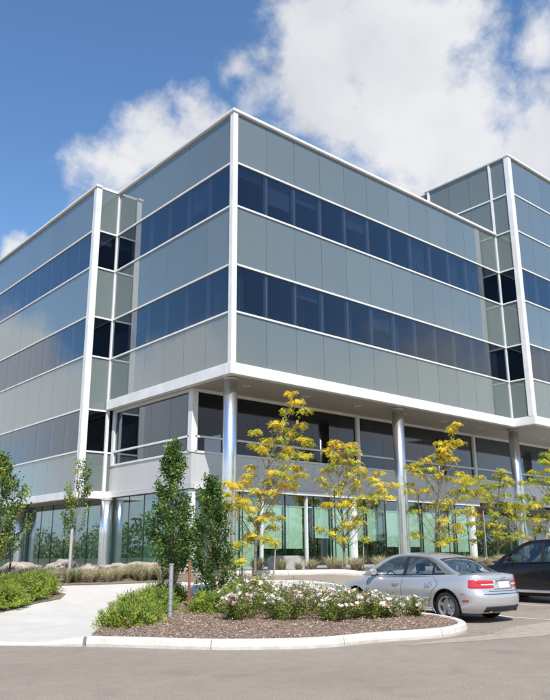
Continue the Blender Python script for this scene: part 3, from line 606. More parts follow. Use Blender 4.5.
def leafy_tree(name, base, H, h0, prof, seed, mats, wts, label, group, nl=9000, ls=.075, stems=1, gaps=.30, bark=M_bark, zoff=.1, jit=.0):
    """prof: (height fraction, half width); leaves gather in clumps along side shoots"""
    random.seed(seed); x, y = base; z0 = terr(x, y)+zoff; e = empty(name, (x, y, z0)); tag(e, label, 'tree', group)
    tr = MB(); tw = [Vector((.05*math.sin(2.5*t/10+seed)+jit*(t/10)**2*R2v.x, .05*math.cos(3*t/10+seed)+jit*(t/10)**2*R2v.y, H*.97*t/10)) for t in range(11)]
    tr.tube([Vector((tw[0].x, tw[0].y, -.15))]+tw, [.05]+[.042*(1-i/10)+.005 for i in range(11)], 8, bark)
    for k in range(stems-1):
        a = 2.1*k+seed; tr.tube([Vector((math.cos(a)*.1*(1+j*.7), math.sin(a)*.1*(1+j*.7), -.1+j*H*.13)) for j in range(5)], [.026-.004*j for j in range(5)], 6, bark)
    br = MB(); fo = MB(); clumps = []
    nc = int(nl/55)
    for _ in range(nc):
        t = h0+(1-h0)*rnd()**.95; w = interp(t, prof); a = ru(0, 2*math.pi); rr = w*math.sqrt(ru(.12, 1))*ru(.75, 1.28)
        k = min(10, int(t*10)); c = Vector((tw[k].x+math.cos(a)*rr, tw[k].y+math.sin(a)*rr, t*H+ru(-.06, .06)))
        if noise.noise(c*2.3+Vector((seed, 0, 0))) < -gaps: continue
        hb = max(h0*.7, t-.12-rr*.12); kb = min(10, int(hb*10))
        if rnd() < .45: branch(br, tw[kb], c, .010, .003, bark, .08, 3)
        up_ = Vector((math.cos(a)*.5, math.sin(a)*.5, 1)).normalized()
        m = random.choices(mats, wts, k=1)[0]
        for j in range(55):
            o = up_*ru(-.20, .20)+rvec()*ru(.0, .12); d = (up_*.6+rvec()).normalized()
            leaf(fo, c+o, rvec()+Vector((0, 0, .7)), d, ls*ru(.7, 1.25), ls*.5, m if rnd() < .75 else random.choice(mats))
    tr.build('trunk', None, e, True); br.build('branches', None, e, fix=False); fo.build('crown', None, e, fix=False); return e
mg = [L_dkgreen, L_green, L_lime]
leafy_tree('columnar_tree', (-5.3, -4.67), 3.8, .24, [(.2, .25), (.3, .50), (.45, .56), (.6, .45), (.75, .31), (.9, .18), (1, .05)], 21, mg, [.38, .42, .20], 'taller narrow green tree on the island with grey stake', 'narrow green trees on the island', 11000, .085, 3)
leafy_tree('columnar_tree', (-3.83, -4.30), 2.9, .06, [(.05, .42), (.2, .54), (.4, .53), (.6, .45), (.8, .30), (.92, .15), (1, .05)], 22, mg, [.42, .42, .16], 'shorter narrow green tree on the island, bushy to the ground', 'narrow green trees on the island', 9500, .085, 3)
stake(-6.4, -6.35, 1.22, M_stake, 'grey green metal stake beside the taller narrow tree', .042, flat=True)
stake(-5.25, -5.35, 1.22, M_rust, 'rust-red stake between the two narrow green trees', .03, flat=True)
leafy_tree('leafy_tree', (-7.6, 1.2), 3.65, .22, [(.2, .5), (.32, 1.0), (.5, 1.15), (.7, .95), (.85, .6), (1, .15)], 23, [L_dkgreen, L_green, L_lime, L_yg], [.35, .38, .17, .10], 'dense green tree cut off by the left edge of the photo', None, 17500, .085, 3, .2)
leafy_tree('slender_tree', (-4.14, 2.9), 3.5, .20, [(.2, .15), (.3, .34), (.45, .52), (.55, .6), (.63, .3), (.75, .5), (.88, .34), (1, .16)], 24, [L_green, L_yg, L_lime, L_dkgreen], [.35, .25, .25, .15], 'thin sparse young tree before the left wing corner', None, 3300, .085, 1, .05)
stake(-4.4, 2.6, 1.5, M_plinth, 'pale post beside the thin sparse tree on the left', .05)
stake(-7.1, .75, 1.3, M_dk, 'dark leaning stake under the dense tree at the left edge', .03, (.1, .1))

def juniper(x, y, w, h, seed, label, zoff=.08):
    random.seed(seed); q = MB(); st = MB()
    for _ in range(int(250*w)):
        a = ru(0, 2*math.pi); el = ru(.12, 1.3); d = Vector((math.cos(a)*math.cos(el), math.sin(a)*math.cos(el), math.sin(el)*.9))
        r0 = ru(0, .25)*w; b = Vector((math.cos(a)*r0*.6, math.sin(a)*r0*.6, 0)); l = ru(.74, 1.04)
        tip = Vector((d.x*w*.62*l, d.y*w*.62*l, max(.05, d.z*h*l*1.0)))+b
        P = branch(st, b, tip, .008, .002, L_brn, .1, 4); m = random.choices([L_jun, L_jun2, L_dkgreen, L_brn], [.40, .46, .10, .04])[0]
        for k in range(1, 5):
            for _ in range(20):
                t = rnd(); p = P[k-1].lerp(P[k], t)+rvec()*.04; dd = (P[k]-P[k-1]).normalized()
                leaf(q, p, rvec(), dd+rvec()*.55+Vector((0, 0, .3)), ru(.035, .07), .017, m if rnd() < .8 else L_jun2)
    e = empty('juniper_shrub', (x, y, terr(x, y)+zoff)); tag(e, label, 'shrub', 'bright green junipers'); st.build('stems', None, e, fix=False); q.build('foliage', None, e, fix=False); return e
for i, (x, y, w, h, lb) in enumerate([
    (-8.02, -7.35, .85, .54, 'juniper at the left tip of the island, spreading over the kerb'), (-7.5, -6.85, .85, .66, 'juniper second from the left tip of the island'),
    (-6.95, -5.85, .9, .70, 'juniper on the left rear side of the island, left of grey stake'), (-5.95, -4.9, 1.0, .72, 'dark juniper just behind the grey stake'),
    (-5.05, -6.05, .95, .62, 'rounded juniper in front of the two narrow trees'), (-4.2, -5.8, .9, .62, 'juniper between the narrow trees and the roses'),
    (-4.9, -3.9, .9, .6, 'juniper in shade behind the narrow trees'), (-3.1, -4.9, 1.0, .66, 'small juniper right of the bushy narrow tree'),
    (-8.0, -1.55, 1.0, .62, 'juniper nearest the left edge under the dense tree'), (-7.3, -.95, 1.0, .66, 'middle juniper of the left bed'),
    (-6.8, -.55, 1.0, .72, 'juniper at the right end of the left bed'), (-8.8, -1.7, 1.1, .7, 'juniper cut by the left edge of the photo'), (-7.3, 0, .95, .62, 'rear juniper of the left bed')]):
    juniper(x, y, w, h, 40+i, lb)
# roses
bl = MB(); random.seed(5)
for k in range(13):
    a = k*2.4; r = .012+.026*(k/13); el = 1.2-.9*k/13
    d = Vector((math.cos(a)*math.cos(el), math.sin(a)*math.cos(el), math.sin(el))); n = Vector((-math.cos(a)*.7, -math.sin(a)*.7, .7))
    leaf(bl, Vector((math.cos(a), math.sin(a), 0))*r*.5, n, d, .045, .045, L_white)
blm_w = bl.mesh('rose_bloom'); bl.mats = [L_pink]; blm_p = bl.mesh('rose_bloom')
def rose(x, y, w, h, seed, label, nb):
    random.seed(seed); x -= .25; y -= .28; h *= 1.12; w *= 1.1; q = MB(); st = MB(); z = terr(x, y)+.14; e = empty('rose_bush', (x, y, z)); tag(e, label, 'rose bush', 'rose bushes on the island'); tips = []
    w *= 1.12; h *= 1.25; nb = int(nb*1.7)
    for _ in range(int(34*w)):
        a = ru(0, 2*math.pi); rr = w*.55*math.sqrt(rnd()); tip = Vector((math.cos(a)*rr, math.sin(a)*rr, h*ru(.55, 1.05)*(1-.35*(rr/w)))); b = tip*.25; b.z = 0
        P = branch(st, b, tip, .006, .003, L_brn if rnd() < .4 else L_green, .14, 6); tips.append(tip)
        for k in range(1, 7):
            for _ in range(9):
                c = P[k]+rvec()*ru(.02, .12); m = random.choices([L_green, L_lime, L_dkgreen, L_yg, L_brn], [.24, .34, .08, .18, .16])[0]
                leaf(q, c, rvec()+Vector((0, 0, .8)), rvec(), ru(.035, .06), .028, m)
    st.build('stems', None, e, fix=False); q.build('foliage', None, e, fix=False)
    for _ in range(nb):
        t = random.choice(tips); o = link('rose_bloom', blm_w if rnd() < .68 else blm_p, e, t*ru(.8, 1.03)+rvec()*.05); s = ru(.95, 1.55); o.scale = (s, s, s); o.rotation_euler = (ru(-.9, .4), ru(-.9, .5), ru(0, 6))
for i, (x, y, w, h, nb, lb) in enumerate([
    (-5.6, -7.6, .85, .42, 24, 'leftmost white rose bush on the bare mulch'), (-4.9, -6.9, .9, .52, 20, 'white rose bush beside the rounded juniper'), (-4.9, -8.2, .95, .48, 26, 'front rose bush with a cluster of white blooms'),
    (-3.9, -6.3, 1.0, .6, 18, 'tall loose pink rose bush at the back of the island'), (-4.0, -7.6, 1.0, .56, 22, 'full rose bush in the middle of the rose bed'), (-4.3, -9.0, .95, .5, 20, 'front rose bush in the middle, nearest the kerb'),
    (-3.3, -8.1, .95, .42, 24, 'rose bush in front of the front wheel of the silver car'), (-3.55, -9.15, .9, .42, 20, 'low rose bush right of middle near the kerb'), (-3.2, -7.1, 1.0, .46, 16, 'tall rose bush by the nose of the silver car'),
    (-2.8, -9.1, .85, .36, 22, 'pink and white rose bush below the front door of the silver car'), (-2.45, -8.4, .8, .32, 14, 'rose bush against the side of the silver car'), (-2.25, -9.35, .6, .3, 10, 'smallest low rose at the right end of the bed')]):
    rose(x, y, w, h, 60+i, lb, nb)
# grass clumps
gm = []
for v in range(6):
    random.seed(80+v); q = MB()
    for _ in range(300):
        a = ru(0, 2*math.pi); le = ru(.06, .42); l = ru(.25, .5); m = random.choices([L_straw, L_sage, L_lime], [.74, .20, .06] if v % 3 else [.4, .5, .10])[0]
        b = Vector((math.cos(a), math.sin(a), 0))*ru(0, .07); s = Vector((-math.sin(a), math.cos(a), 0))*.007
        p1 = b+Vector((math.cos(a)*le*.35, math.sin(a)*le*.35, l*.62)); p2 = b+Vector((math.cos(a)*le, math.sin(a)*le, l*ru(.75, 1)))
        q.add([b-s, b+s, p1+s, p1-s, p2], [(0, 1, 2, 3), (3, 2, 4)], m)
    gm.append(q.mesh('grass_clump'))
random.seed(90)
def clump(x, y, s, lab, grp):
    o = link('grass_clump', random.choice(gm), None, (x, y, terr(x, y)+.06)); o.scale = (s*ru(.9, 1.2), s*ru(.9, 1.2), s); o.rotation_euler.z = ru(0, 6); tag(o, lab, 'ornamental grass', grp)
for k in range(34):
    t = k/33; x = -.4+t*19; clump(x+ru(-.1, .1), (-1.75 if x > 2.2 else -1.75+(2.2-x)*.62)+ru(-.15, .35)+(.25 if k % 2 else 0), ru(.8, 1.25), *[('straw grass tuft behind the lane kerb '+w_, 'grass tufts behind the lane kerb '+w_) for lim, w_ in ((2.4, 'beside the tall golden tree'), (7, 'around the shorter yellow tree'), (12, 'behind the roof of the silver car'), (99, 'behind the black car')) if x < lim][0])
for k in range(70):
    t = rnd(); a = Vector((-8.6, 4.3)).lerp(Vector((-3.0, -.7)), t) if t < .0 else None
    P_ = [(-9.6, 5.4), (-6.7, 2.3), (-5.7, .9), (-4.7, .2), (-3.5, -.4), (-2.7, -.7)]; i = min(4, int(t*5)); f = t*5-i
    x = P_[i][0]+(P_[i+1][0]-P_[i][0])*f; y = P_[i][1]+(P_[i+1][1]-P_[i][1])*f; dp = ru(.1, 1.7)
    clump(x+dp*.65, y+dp*.75, ru(.7, 1.0), *[('tan and sage grass tuft '+w_, 'grass tufts '+w_) for lim, w_ in ((-6.2, 'left of the flat pinkish boulder'), (-4.6, 'around the thin sparse tree'), (99, 'between the thin sparse tree and the island')) if x < lim][0])
# boulders
def boulder(x, y, r, seed, lab):
    bm = bmesh.new(); bmesh.ops.create_icosphere(bm, subdivisions=4, radius=1); r = (r[0], r[1], r[2]*.72)
    for v in bm.verts:
        n = v.co.normalized(); f = 1+.40*noise.noise(n*1.5+Vector((seed, 0, 0)))+.16*noise.noise(n*3.3+Vector((0, seed, 0)))+.25*abs(noise.noise(n*2.1+Vector((0, 0, seed))))
        v.co = Vector((n.x*r[0], n.y*r[1], n.z*r[2]))*f; v.co.z = max(v.co.z, -.12)
    me = bpy.data.meshes.new('boulder'); bm.to_mesh(me); bm.free(); me.materials.append(M_rock); o = link('boulder', me, None, (x, y, terr(x, y)+.1)); o.rotation_euler.z = seed
    tag(o, lab, 'rock', 'boulders in the bed before the left wing')
for i, (x, y, r, lb) in enumerate([(-3.2, 5.6, (.9, .55, .42), 'large flat pinkish boulder left of the thin sparse tree'), (-3.9, 7.6, (.8, .5, .36), 'pinkish boulder near the left edge, half behind grass'), (-2.4, 3.3, (.6, .5, .3), 'boulder just right of the thin sparse tree'),
    (-1.9, 2.2, (.85, .5, .38), 'wide boulder under the left wing corner'), (-1.4, .95, (.5, .4, .24), 'small boulder at the right end of the rock row'), (-4.9, 6.2, (.45, .4, .24), 'small low boulder in front of the largest one'), (-2.9, 4.3, (.4, .35, .26), 'smallest boulder between the thin tree and the flat boulder')]):
    boulder(x, y, r, i*1.7+1, lb)
# concrete block seat near the glass
q = MB(); q.box(-.75, .75, -.22, .22, -.1, .42, M_plinth); q.box(-.6, .6, -.2, .2, .42, .45, M_plinth); o = q.build('concrete_bench', None, None, loc=(3.9, 1.55, .9)); bevel(o, .02); tag(o, 'low grey concrete block bench between grasses and glass wall', 'bench')
# wood chips over the island bed
random.seed(99); q = MB()
def inside(x, y, P):
    c = False; j = len(P)-1
    for i in range(len(P)):
        if (P[i][1] > y) != (P[j][1] > y) and x < (P[j][0]-P[i][0])*(y-P[i][1])/(P[j][1]-P[i][1])+P[i][0]: c = not c
        j = i
    return c
from mathutils.bvhtree import BVHTree
bv = BVHTree.FromPolygons([v.co.copy() for v in bed.data.vertices], [tuple(p.vertices) for p in bed.data.polygons])
n = 0
while n < 26000:
    x, y = ru(-9.1, -1.7), ru(-11.2, -3.3)
    if not inside(x, y, isl): continue
    hit = bv.ray_cast(Vector((x, y, 3)), Vector((0, 0, -1)))
    if hit[0] is None: continue
    p = hit[0]+Vector((0, 0, ru(.002, .018))); leaf(q, p, Vector((ru(-.6, .6), ru(-.6, .6), 1)), rvec(), ru(.025, .075), ru(.01, .024), L_chip if rnd() < .72 else L_chip2); n += 1
o = q.build('wood_chips', None, None, fix=False); o['kind'] = 'stuff'; tag(o, 'brown shredded wood mulch covering the island', 'mulch')
random.seed(98); q = MB()
for _ in range(700):                                               # grit and chips spilled at the kerb end and along the gutter
    a = rnd(); x = -2.9+ru(-.9, 2.2)*a; y = -11.6+ru(-.35, .45); leaf(q, Vector((x, y, terr(x, y)+.012)), Vector((ru(-.3, .3), ru(-.3, .3), 1)), rvec(), ru(.01, .035), .014, L_chip2 if rnd() < .6 else L_chip)
o = q.build('spilled_grit', None, None, fix=False); o['kind'] = 'stuff'; tag(o, 'loose grit and chips washed off the end of the kerb', 'grit')

# ------------------------------------------------------------------ cars
def wheel(parent, x, y, r, side, m_rim):
    o = empty('wheel', (x, y, r)); o.parent = parent; sg = side; w = .215
    q = MB(); prof = [(r*.66, -w/2+.01), (r*.80, -w/2), (r*.95, -w/2+.02), (r, -w/2+.05), (r, w/2-.05), (r*.95, w/2-.02), (r*.80, w/2), (r*.66, w/2-.01)]; n = 40; vs = []
    for k in range(n):
        a = 2*math.pi*k/n
        for rr, yy in prof: vs.append((math.cos(a)*rr, yy*sg, math.sin(a)*rr))
    P = len(prof); q.add(vs, [(k*P+i, k*P+i+1, ((k+1) % n)*P+i+1, ((k+1) % n)*P+i) for k in range(n) for i in range(P-1)], M_rubber); q.build('tyre', None, o, True)
    q = MB(); f = w/2-.015
    prof = [(r*.67, f-.0), (r*.68, f+.008), (r*.64, f-.0), (r*.61, f-.06), (r*.60, -w/2)]; vs = []
    for k in range(n):
        a = 2*math.pi*k/n
        for rr, yy in prof: vs.append((math.cos(a)*rr, yy*sg, math.sin(a)*rr))
    P = len(prof); q.add(vs, [(k*P+i, k*P+i+1, ((k+1) % n)*P+i+1, ((k+1) % n)*P+i) for k in range(n) for i in range(P-1)], m_rim)
    for k in range(5):                                             # five broad spokes
        a = 2*math.pi*k/5+.3; c, s_ = math.cos(a), math.sin(a); vs = []
        for rr, hw, yy in ((r*.10, r*.10, f-.03), (r*.35, r*.085, f-.02), (r*.64, r*.125, f-.012)):
            for t, dy in ((-1, -.0), (1, -.0), (1, -.04), (-1, -.04)): vs.append((c*rr-s_*t*hw, (yy+dy)*sg, s_*rr+c*t*hw))
        q.add(vs, [(i*4+j, i*4+(j+1) % 4, (i+1)*4+(j+1) % 4, (i+1)*4+j) for i in range(2) for j in range(4)]+[(8, 9, 10, 11), (3, 2, 1, 0)], m_rim)
    q.tube([(0, (f-.06)*sg, 0), (0, (f-.008)*sg, 0)], r*.15, 20, m_rim)
    q.build('rim', None, o)
    q = MB(); q.tube([(0, (f-.12)*sg, 0), (0, (f-.07)*sg, 0)], r*.5, 24, M_alloy); q.tube([(0, (-w/2+.01)*sg, 0), (0, (f-.125)*sg, 0)], r*.60, 24, M_black); q.build('brake_disc', None, o)
    return o
def car(name, loc, rz, P, paint, label, cat, detail=True):
    E_ = empty(name, loc, rz); tag(E_, label, cat)
    Lc, Wd, zlo = P['L'], P['W']/2, P['zlo']; sh, belt = P['shoulder'], P['belt']
    def widthk(x, k):                                             # plan outline at height level k (0 sill .. 1 shoulder)
        xr = interp(k, P['rear']); xf = Lc-interp(k, P['front']); xc = (xr+xf)/2; a = (xf-xr)/2; u = max(-1, min(1, (x-xc)/a))
        pw = P.get('pf', 3.4) if u > 0 else P.get('prr', 6); w = (1-abs(u)**pw)**(1/2.0) if abs(u) < 1 else 0
        return Wd*interp(k, P['sec'])*w, xr, xf
    zk = lambda x, k: (P['zlo_f'](x) if 'zlo_f' in P else zlo)*(1-k)+interp(x, sh)*k
    ks = [0, .04, .12, .22, .32, .42, .5, .58, .66, .74, .82, .9, .96, 1.0]; NU = 72
    us = [math.sin(math.pi/2*(-1+2*i/NU)) for i in range(NU+1)]
    us = [math.copysign(abs(u)**.8, u) for u in us]
    def S_(u, k, side, off=0):
        _, xr, xf = widthk(0, k); x = (xr+xf)/2+u*(xf-xr)/2; w, _, _ = widthk(x, k)
        p = Vector((x, side*w, zk(x, k)))
        return p
    bm = bmesh.new(); V = {}
    loop = [(u, 1) for u in us]+[(u, -1) for u in us[::-1][1:-1]]
    for i, k in enumerate(ks):
        for j, (u, sd) in enumerate(loop): V[i, j] = bm.verts.new(S_(u, k, sd))
    n = len(loop)
    for i in range(len(ks)-1):
        for j in range(n): bm.faces.new((V[i, j], V[i, (j+1) % n], V[i+1, (j+1) % n], V[i+1, j]))
    # decks: bonnet, boot, and a ledge under the cabin
    lam = [1, .93, .80, .55, .28, 0]
    xr_c, xf_c = P['cab']
    top = {}
    for j, u in enumerate(us):
        b = S_(u, 1, 1); prev = None
        for li, la in enumerate(lam):
            for sd in ((1, -1) if la > 0 else (1,)):
                if li == 0: v = V[len(ks)-1, j if sd == 1 else (n-j) % n if 0 < j < NU else j]
                else: v = bm.verts.new((b.x, sd*b.y*la, b.z+P['crown']*(1-la**2.2)*min(1, b.y/Wd*1.3)))
                top[j, li, sd] = v
                if la == 0: top[j, li, -1] = v
    for j in range(NU):
        xm = (S_(us[j], 1, 1).x+S_(us[j+1], 1, 1).x)/2
        for li in range(len(lam)-1):
            if xr_c+.12 < xm < xf_c-.10 and li >= 1: continue
            for sd in (1, -1):
                f = [top[j, li, sd], top[j+1, li, sd], top[j+1, li+1, sd], top[j, li+1, sd]]; f = list(dict.fromkeys(f))
                if len(f) > 2:
                    try: bm.faces.new(f)
                    except ValueError: pass
    bot = bm.faces.new([V[0, j] for j in range(n)][::-1])
    bmesh.ops.remove_doubles(bm, verts=bm.verts, dist=.0015); bmesh.ops.recalc_face_normals(bm, faces=bm.faces)
    # cut the wheel arches out of the flanks
    ra = P['rw']+.055
    for wx in P['wheels']:
        for sd in (1, -1):
            seg = 40; pts = [(wx+math.cos(2*math.pi*t/seg)*ra, P['rw']+.01+math.sin(2*math.pi*t/seg)*ra) for t in range(seg)]
            for t in range(seg):
                p0 = pts[t]; p1 = pts[(t+1) % seg]; nx, nz = (p1[1]-p0[1]), -(p1[0]-p0[0])
                near = [f for f in bm.faces if f.calc_center_median().y*sd > .45 and (Vector((f.calc_center_median().x-wx, 0, f.calc_center_median().z-P['rw'])).length < ra+.22)]
                ed = {e for f in near for e in f.edges}; vv = {v for f in near for v in f.verts}
                # only split faces that this chord touches
                mid = Vector(((p0[0]+p1[0])/2, 0, (p0[1]+p1[1])/2))
                near2 = [f for f in near if (Vector((f.calc_center_median().x, 0, f.calc_center_median().z))-mid).length < .10]
                if near2:
                    ed = {e for f in near2 for e in f.edges}; vv = {v for f in near2 for v in f.verts}
                    bmesh.ops.bisect_plane(bm, geom=list(vv)+list(ed)+near2, plane_co=(p0[0], 0, p0[1]), plane_no=(nx, 0, nz))
            kill = [f for f in bm.faces if f is not bot and len(f.verts) < 40 and f.calc_center_median().y*sd > .45 and math.hypot(f.calc_center_median().x-wx, f.calc_center_median().z-P['rw']-.01) < ra-.001]
            bmesh.ops.delete(bm, geom=kill, context='FACES')
    for f in bm.faces: f.smooth = True
    me = bpy.data.meshes.new('body'); bm.to_mesh(me); bm.free(); me.materials.append(paint); body = link('body', me, E_)
    md = body.modifiers.new('es', 'EDGE_SPLIT'); md.split_angle = R(32)
    # arch lips and liners
    for wx in P['wheels']:
        for sd in (1, -1):
            k_ = .42; q = MB(); vs = []; nn = 28
            for t in range(nn+1):
                a = -.45+(math.pi+.9)*t/nn; x = wx+math.cos(a)*ra; z = P['rw']+.01+math.sin(a)*ra
                kk = max(0, min(1, (z-zlo)/(interp(x, sh)-zlo))); w = widthk(x, kk)[0]
                vs += [(x, sd*(w+.004), z), (wx+math.cos(a)*(ra-.016), sd*(w-.004), P['rw']+.01+math.sin(a)*(ra-.016)), (wx+math.cos(a)*(ra-.02), sd*(w-.30), P['rw']+.01+math.sin(a)*(ra-.02))]
            q.add(vs, [(t*3+i, t*3+i+1, t*3+i+4, t*3+i+3) for t in range(nn) for i in range(1)], paint); q.add(vs, [(t*3+i, t*3+i+1, t*3+i+4, t*3+i+3) for t in range(nn) for i in (1,)], M_black)
            q.build('wheel_arch', None, E_, True)
            wheel(E_, wx, sd*(Wd-.115-P.get('win', .02)), P['rw'], sd, M_alloy)
    # underbody
    q = MB(); q.box(.5, Lc-.5, -Wd*.55, Wd*.55, .17, .45, M_black)
    q.box(.35, Lc-.35, -Wd*.80, Wd*.80, interp(Lc/2, sh)-.36, interp(Lc/2, sh)-.34, M_black) ; q.build('underbody', None, E_)
    # ---------------- cabin
    outer = catmull([(x, 0, z) for x, z in P['roof']], 5); inner = catmull([(x, 0, z) for x, z in P['dlo']], 5)
    zr = max(p.z for p in outer)
    def yc(x, z):
        t = max(0, min(1.0, (z-interp(x, belt))/(zr-interp(x, belt)))); yb = min(P['yb'], widthk(x, 1)[0]*.985)
        return yb-(P['yb']-P['yr'])*(t**1.25)-(P.get('bow', .03)*(2*abs(x-(xr_c+xf_c)/2)/(xf_c-xr_c))**2)
    # side frames (pillars and roof rail)
    for sd in (1, -1):
        q = MB(); vs = [];
        for o_, i_ in zip(outer, inner): vs += [(o_.x, sd*yc(o_.x, o_.z), o_.z), (i_.x, sd*yc(i_.x, i_.z), i_.z), (i_.x, sd*(yc(i_.x, i_.z)-.035), i_.z)]
        q.add(vs, [(t*3+i, t*3+i+1, t*3+i+4, t*3+i+3) for t in range(len(outer)-1) for i in (0, 1)], paint); q.build('pillar_frame', None, E_, True, fix=False)
        # belt line strip
        q = MB(); xs_ = [xr_c+(xf_c-xr_c)*i/24 for i in range(25)]; vs = []
        for x in xs_:
            zb = interp(x, belt); y = yc(x, zb); vs += [(x, sd*(widthk(x, 1)[0]*.93), interp(x, sh)+P['crown']*.15-.004), (x, sd*(y+.004), zb+.012), (x, sd*(y-.03), zb+.012)]
        q.add(vs, [(t*3+i, t*3+i+1, t*3+i+4, t*3+i+3) for t in range(24) for i in (0, 1)], paint); q.build('belt_moulding', None, E_, True, fix=False)
        # side windows between dividers
        top_z = lambda x: interp(x, [(p.x, p.z) for p in inner])
        for a, b_ in zip(P['div'], P['div'][1:]):
            a += .018; b_ -= .018; q = MB(); m_ = 10; vs = []
            for t in range(m_+1):
                x = a+(b_-a)*t/m_; z1_ = max(top_z(x), interp(x, belt)+.012); z0_ = interp(x, belt)+.008
                for zz in (z0_, (z0_+z1_)/2, z1_): vs.append((x, sd*(yc(x, zz)-.012), zz))
            q.add(vs, [(t*3+i, t*3+i+1, t*3+i+4, t*3+i+3) for t in range(m_) for i in (0, 1)], M_carglass); q.build('side_window', None, E_, True, fix=False)
        for dv in P['div'][1:-1]:
            q = MB(); z1_ = top_z(dv)+.005; z0_ = interp(dv, belt); vs = []; hw = .035 if dv != P['div'][1] else .022
            for t in range(5):
                zz = z0_+(z1_-z0_)*t/4
                for dx in (-hw, hw): vs += [(dv+dx, sd*(yc(dv, zz)+.0), zz), (dv+dx, sd*(yc(dv, zz)-.04), zz)]
            q.add(vs, [(t*4, t*4+2, t*4+6, t*4+4) for t in range(4)]+[(t*4+1, t*4+3, t*4+7, t*4+5) for t in range(4)]+[(t*4, t*4+1, t*4+5, t*4+4) for t in range(4)]+[(t*4+2, t*4+3, t*4+7, t*4+6) for t in range(4)], M_black); q.build('window_pillar', None, E_, fix=False)
    # roof, windscreen, rear glass across the car
    lamb = [-1, -.9, -.7, -.4, 0, .4, .7, .9, 1]
    def across(pred, m, nm, inset=0, dz=0):
        pts = [p for p in outer if pred(p.x)]; q = MB(); vs = []
        for p in pts:
            y = yc(p.x, p.z)-inset
            fl = ss(.0, .3, (p.z-interp(p.x, belt)))
            bulge = P['bulge']*(1-.3*fl)
            for la in lamb:
                k2 = 1-abs(la)**2.2; sgn = 0
                tx = 0
                if p.x < P['roofx'][0]: tx = -.07*k2
                if p.x > P['roofx'][1]: tx = .10*k2
                vs.append((p.x+tx*(1-fl*.4), la*y, p.z+dz+.035*k2))
        w_ = len(lamb); q.add(vs, [(t*w_+i, t*w_+i+1, (t+1)*w_+i+1, (t+1)*w_+i) for t in range(len(pts)-1) for i in range(w_-1)], m); return q.build(nm, None, E_, True, fix=False)
    rx0, rx1 = P['roofx']
    across(lambda x: rx0-.16 <= x <= rx1+.16, paint, 'roof')
    across(lambda x: x <= rx0+.10, M_carglass, 'rear_window', .02, -.006); across(lambda x: x >= rx1-.10, M_carglass, 'windscreen', .02, -.006)
    # seats and steering wheel
    zf = .42
    for sx_, ys in ((P['seats'][0], (-.42, 0, .42)), (P['seats'][1], (-.38, .38))):
        for yy in ys:
            q = MB(); w_ = .24 if len(ys) == 2 else .2
            q.box(sx_-.05, sx_+.48, yy-w_, yy+w_, zf, zf+.16); q.add([(sx_-.08, yy-w_, zf), (sx_+.06, yy-w_, zf), (sx_+.06, yy+w_, zf), (sx_-.08, yy+w_, zf), (sx_-.26, yy-w_*.85, P['hr']-.2), (sx_-.16, yy-w_*.85, P['hr']-.2), (sx_-.16, yy+w_*.85, P['hr']-.2), (sx_-.26, yy+w_*.85, P['hr']-.2)], [(0, 3, 2, 1), (4, 5, 6, 7), (0, 1, 5, 4), (1, 2, 6, 5), (2, 3, 7, 6), (3, 0, 4, 7)])
            q.box(sx_-.30, sx_-.20, yy-.13, yy+.13, P['hr']-.14, P['hr']+.03); o = q.build('seat', M_seat, E_); bevel(o, .03, 3)
    q = MB(); cx_ = P['seats'][1]+.62; vs = []
    for k in range(20):
        a = 2*math.pi*k/20
        for b_ in range(6):
            c_ = 2*math.pi*b_/6; rr = .18+.016*math.cos(c_); vs.append((cx_+.016*math.sin(c_)+math.sin(a)*rr*.35, .38+math.cos(a)*rr, P['hr']-.32+math.sin(a)*rr*.93))
    q.add(vs, [(k*6+b_, k*6+(b_+1) % 6, ((k+1) % 20)*6+(b_+1) % 6, ((k+1) % 20)*6+b_) for k in range(20) for b_ in range(6)], M_black); q.build('steering_wheel', None, E_, True)
    q = MB(); q.add([(cx_+.08, -.7, .95*P['dash']), (cx_+.08, .7, .95*P['dash']), (cx_+.5, .7, P['dash']), (cx_+.5, -.7, P['dash']), (cx_+.08, -.7, .5), (cx_+.08, .7, .5)], [(0, 1, 2, 3), (0, 4, 5, 1)], M_black); q.build('dashboard', None, E_)
    q = MB(); q.box(xr_c+.05, xr_c+.42, -.62, .62, interp(xr_c+.2, belt)-.07, interp(xr_c+.2, belt)-.05, M_seat); q.build('parcel_shelf', None, E_)
    # ---------------- trim laid over the flanks
    def K(x, z): return max(0, min(1, (z-zlo)/(interp(x, sh)-zlo)))
    def side_patch(nm, pts, m, off=.004, sides=(1, -1)):
        """pts: a strip of (x, zlow, zhigh) hugging the flank"""
        for sd in sides:
            q = MB(); vs = []
            for x, z0_, z1_ in pts: 
                for zz, of in ((z0_, 0), (z0_+(z1_-z0_)*.12, off), (z0_+(z1_-z0_)*.5, off*1.2), (z1_-(z1_-z0_)*.12, off), (z1_, 0)): vs.append((x, sd*(widthk(x, K(x, zz))[0]+of), zz))
            q.add(vs, [(t*5+i, t*5+i+1, (t+1)*5+i+1, (t+1)*5+i) for t in range(len(pts)-1) for i in range(4)], m); q.build(nm, None, E_, True, fix=False)
    for pts in P['seams']:
        for sd in (1, -1):
            q = MB(); C_ = catmull([(x, 0, z) for x, z in pts], 5); vs = []
            for i, p in enumerate(C_):
                t = (C_[min(i+1, len(C_)-1)]-C_[max(i-1, 0)]).normalized(); nx, nz = -t.z*.0045, t.x*.0045
                y = widthk(p.x, K(p.x, p.z))[0]+.0015; vs += [(p.x-nx, sd*y, p.z-nz), (p.x+nx, sd*y, p.z+nz)]
            q.add(vs, [(i*2, i*2+1, i*2+3, i*2+2) for i in range(len(C_)-1)], M_black); q.build('door_seam', None, E_, fix=False)
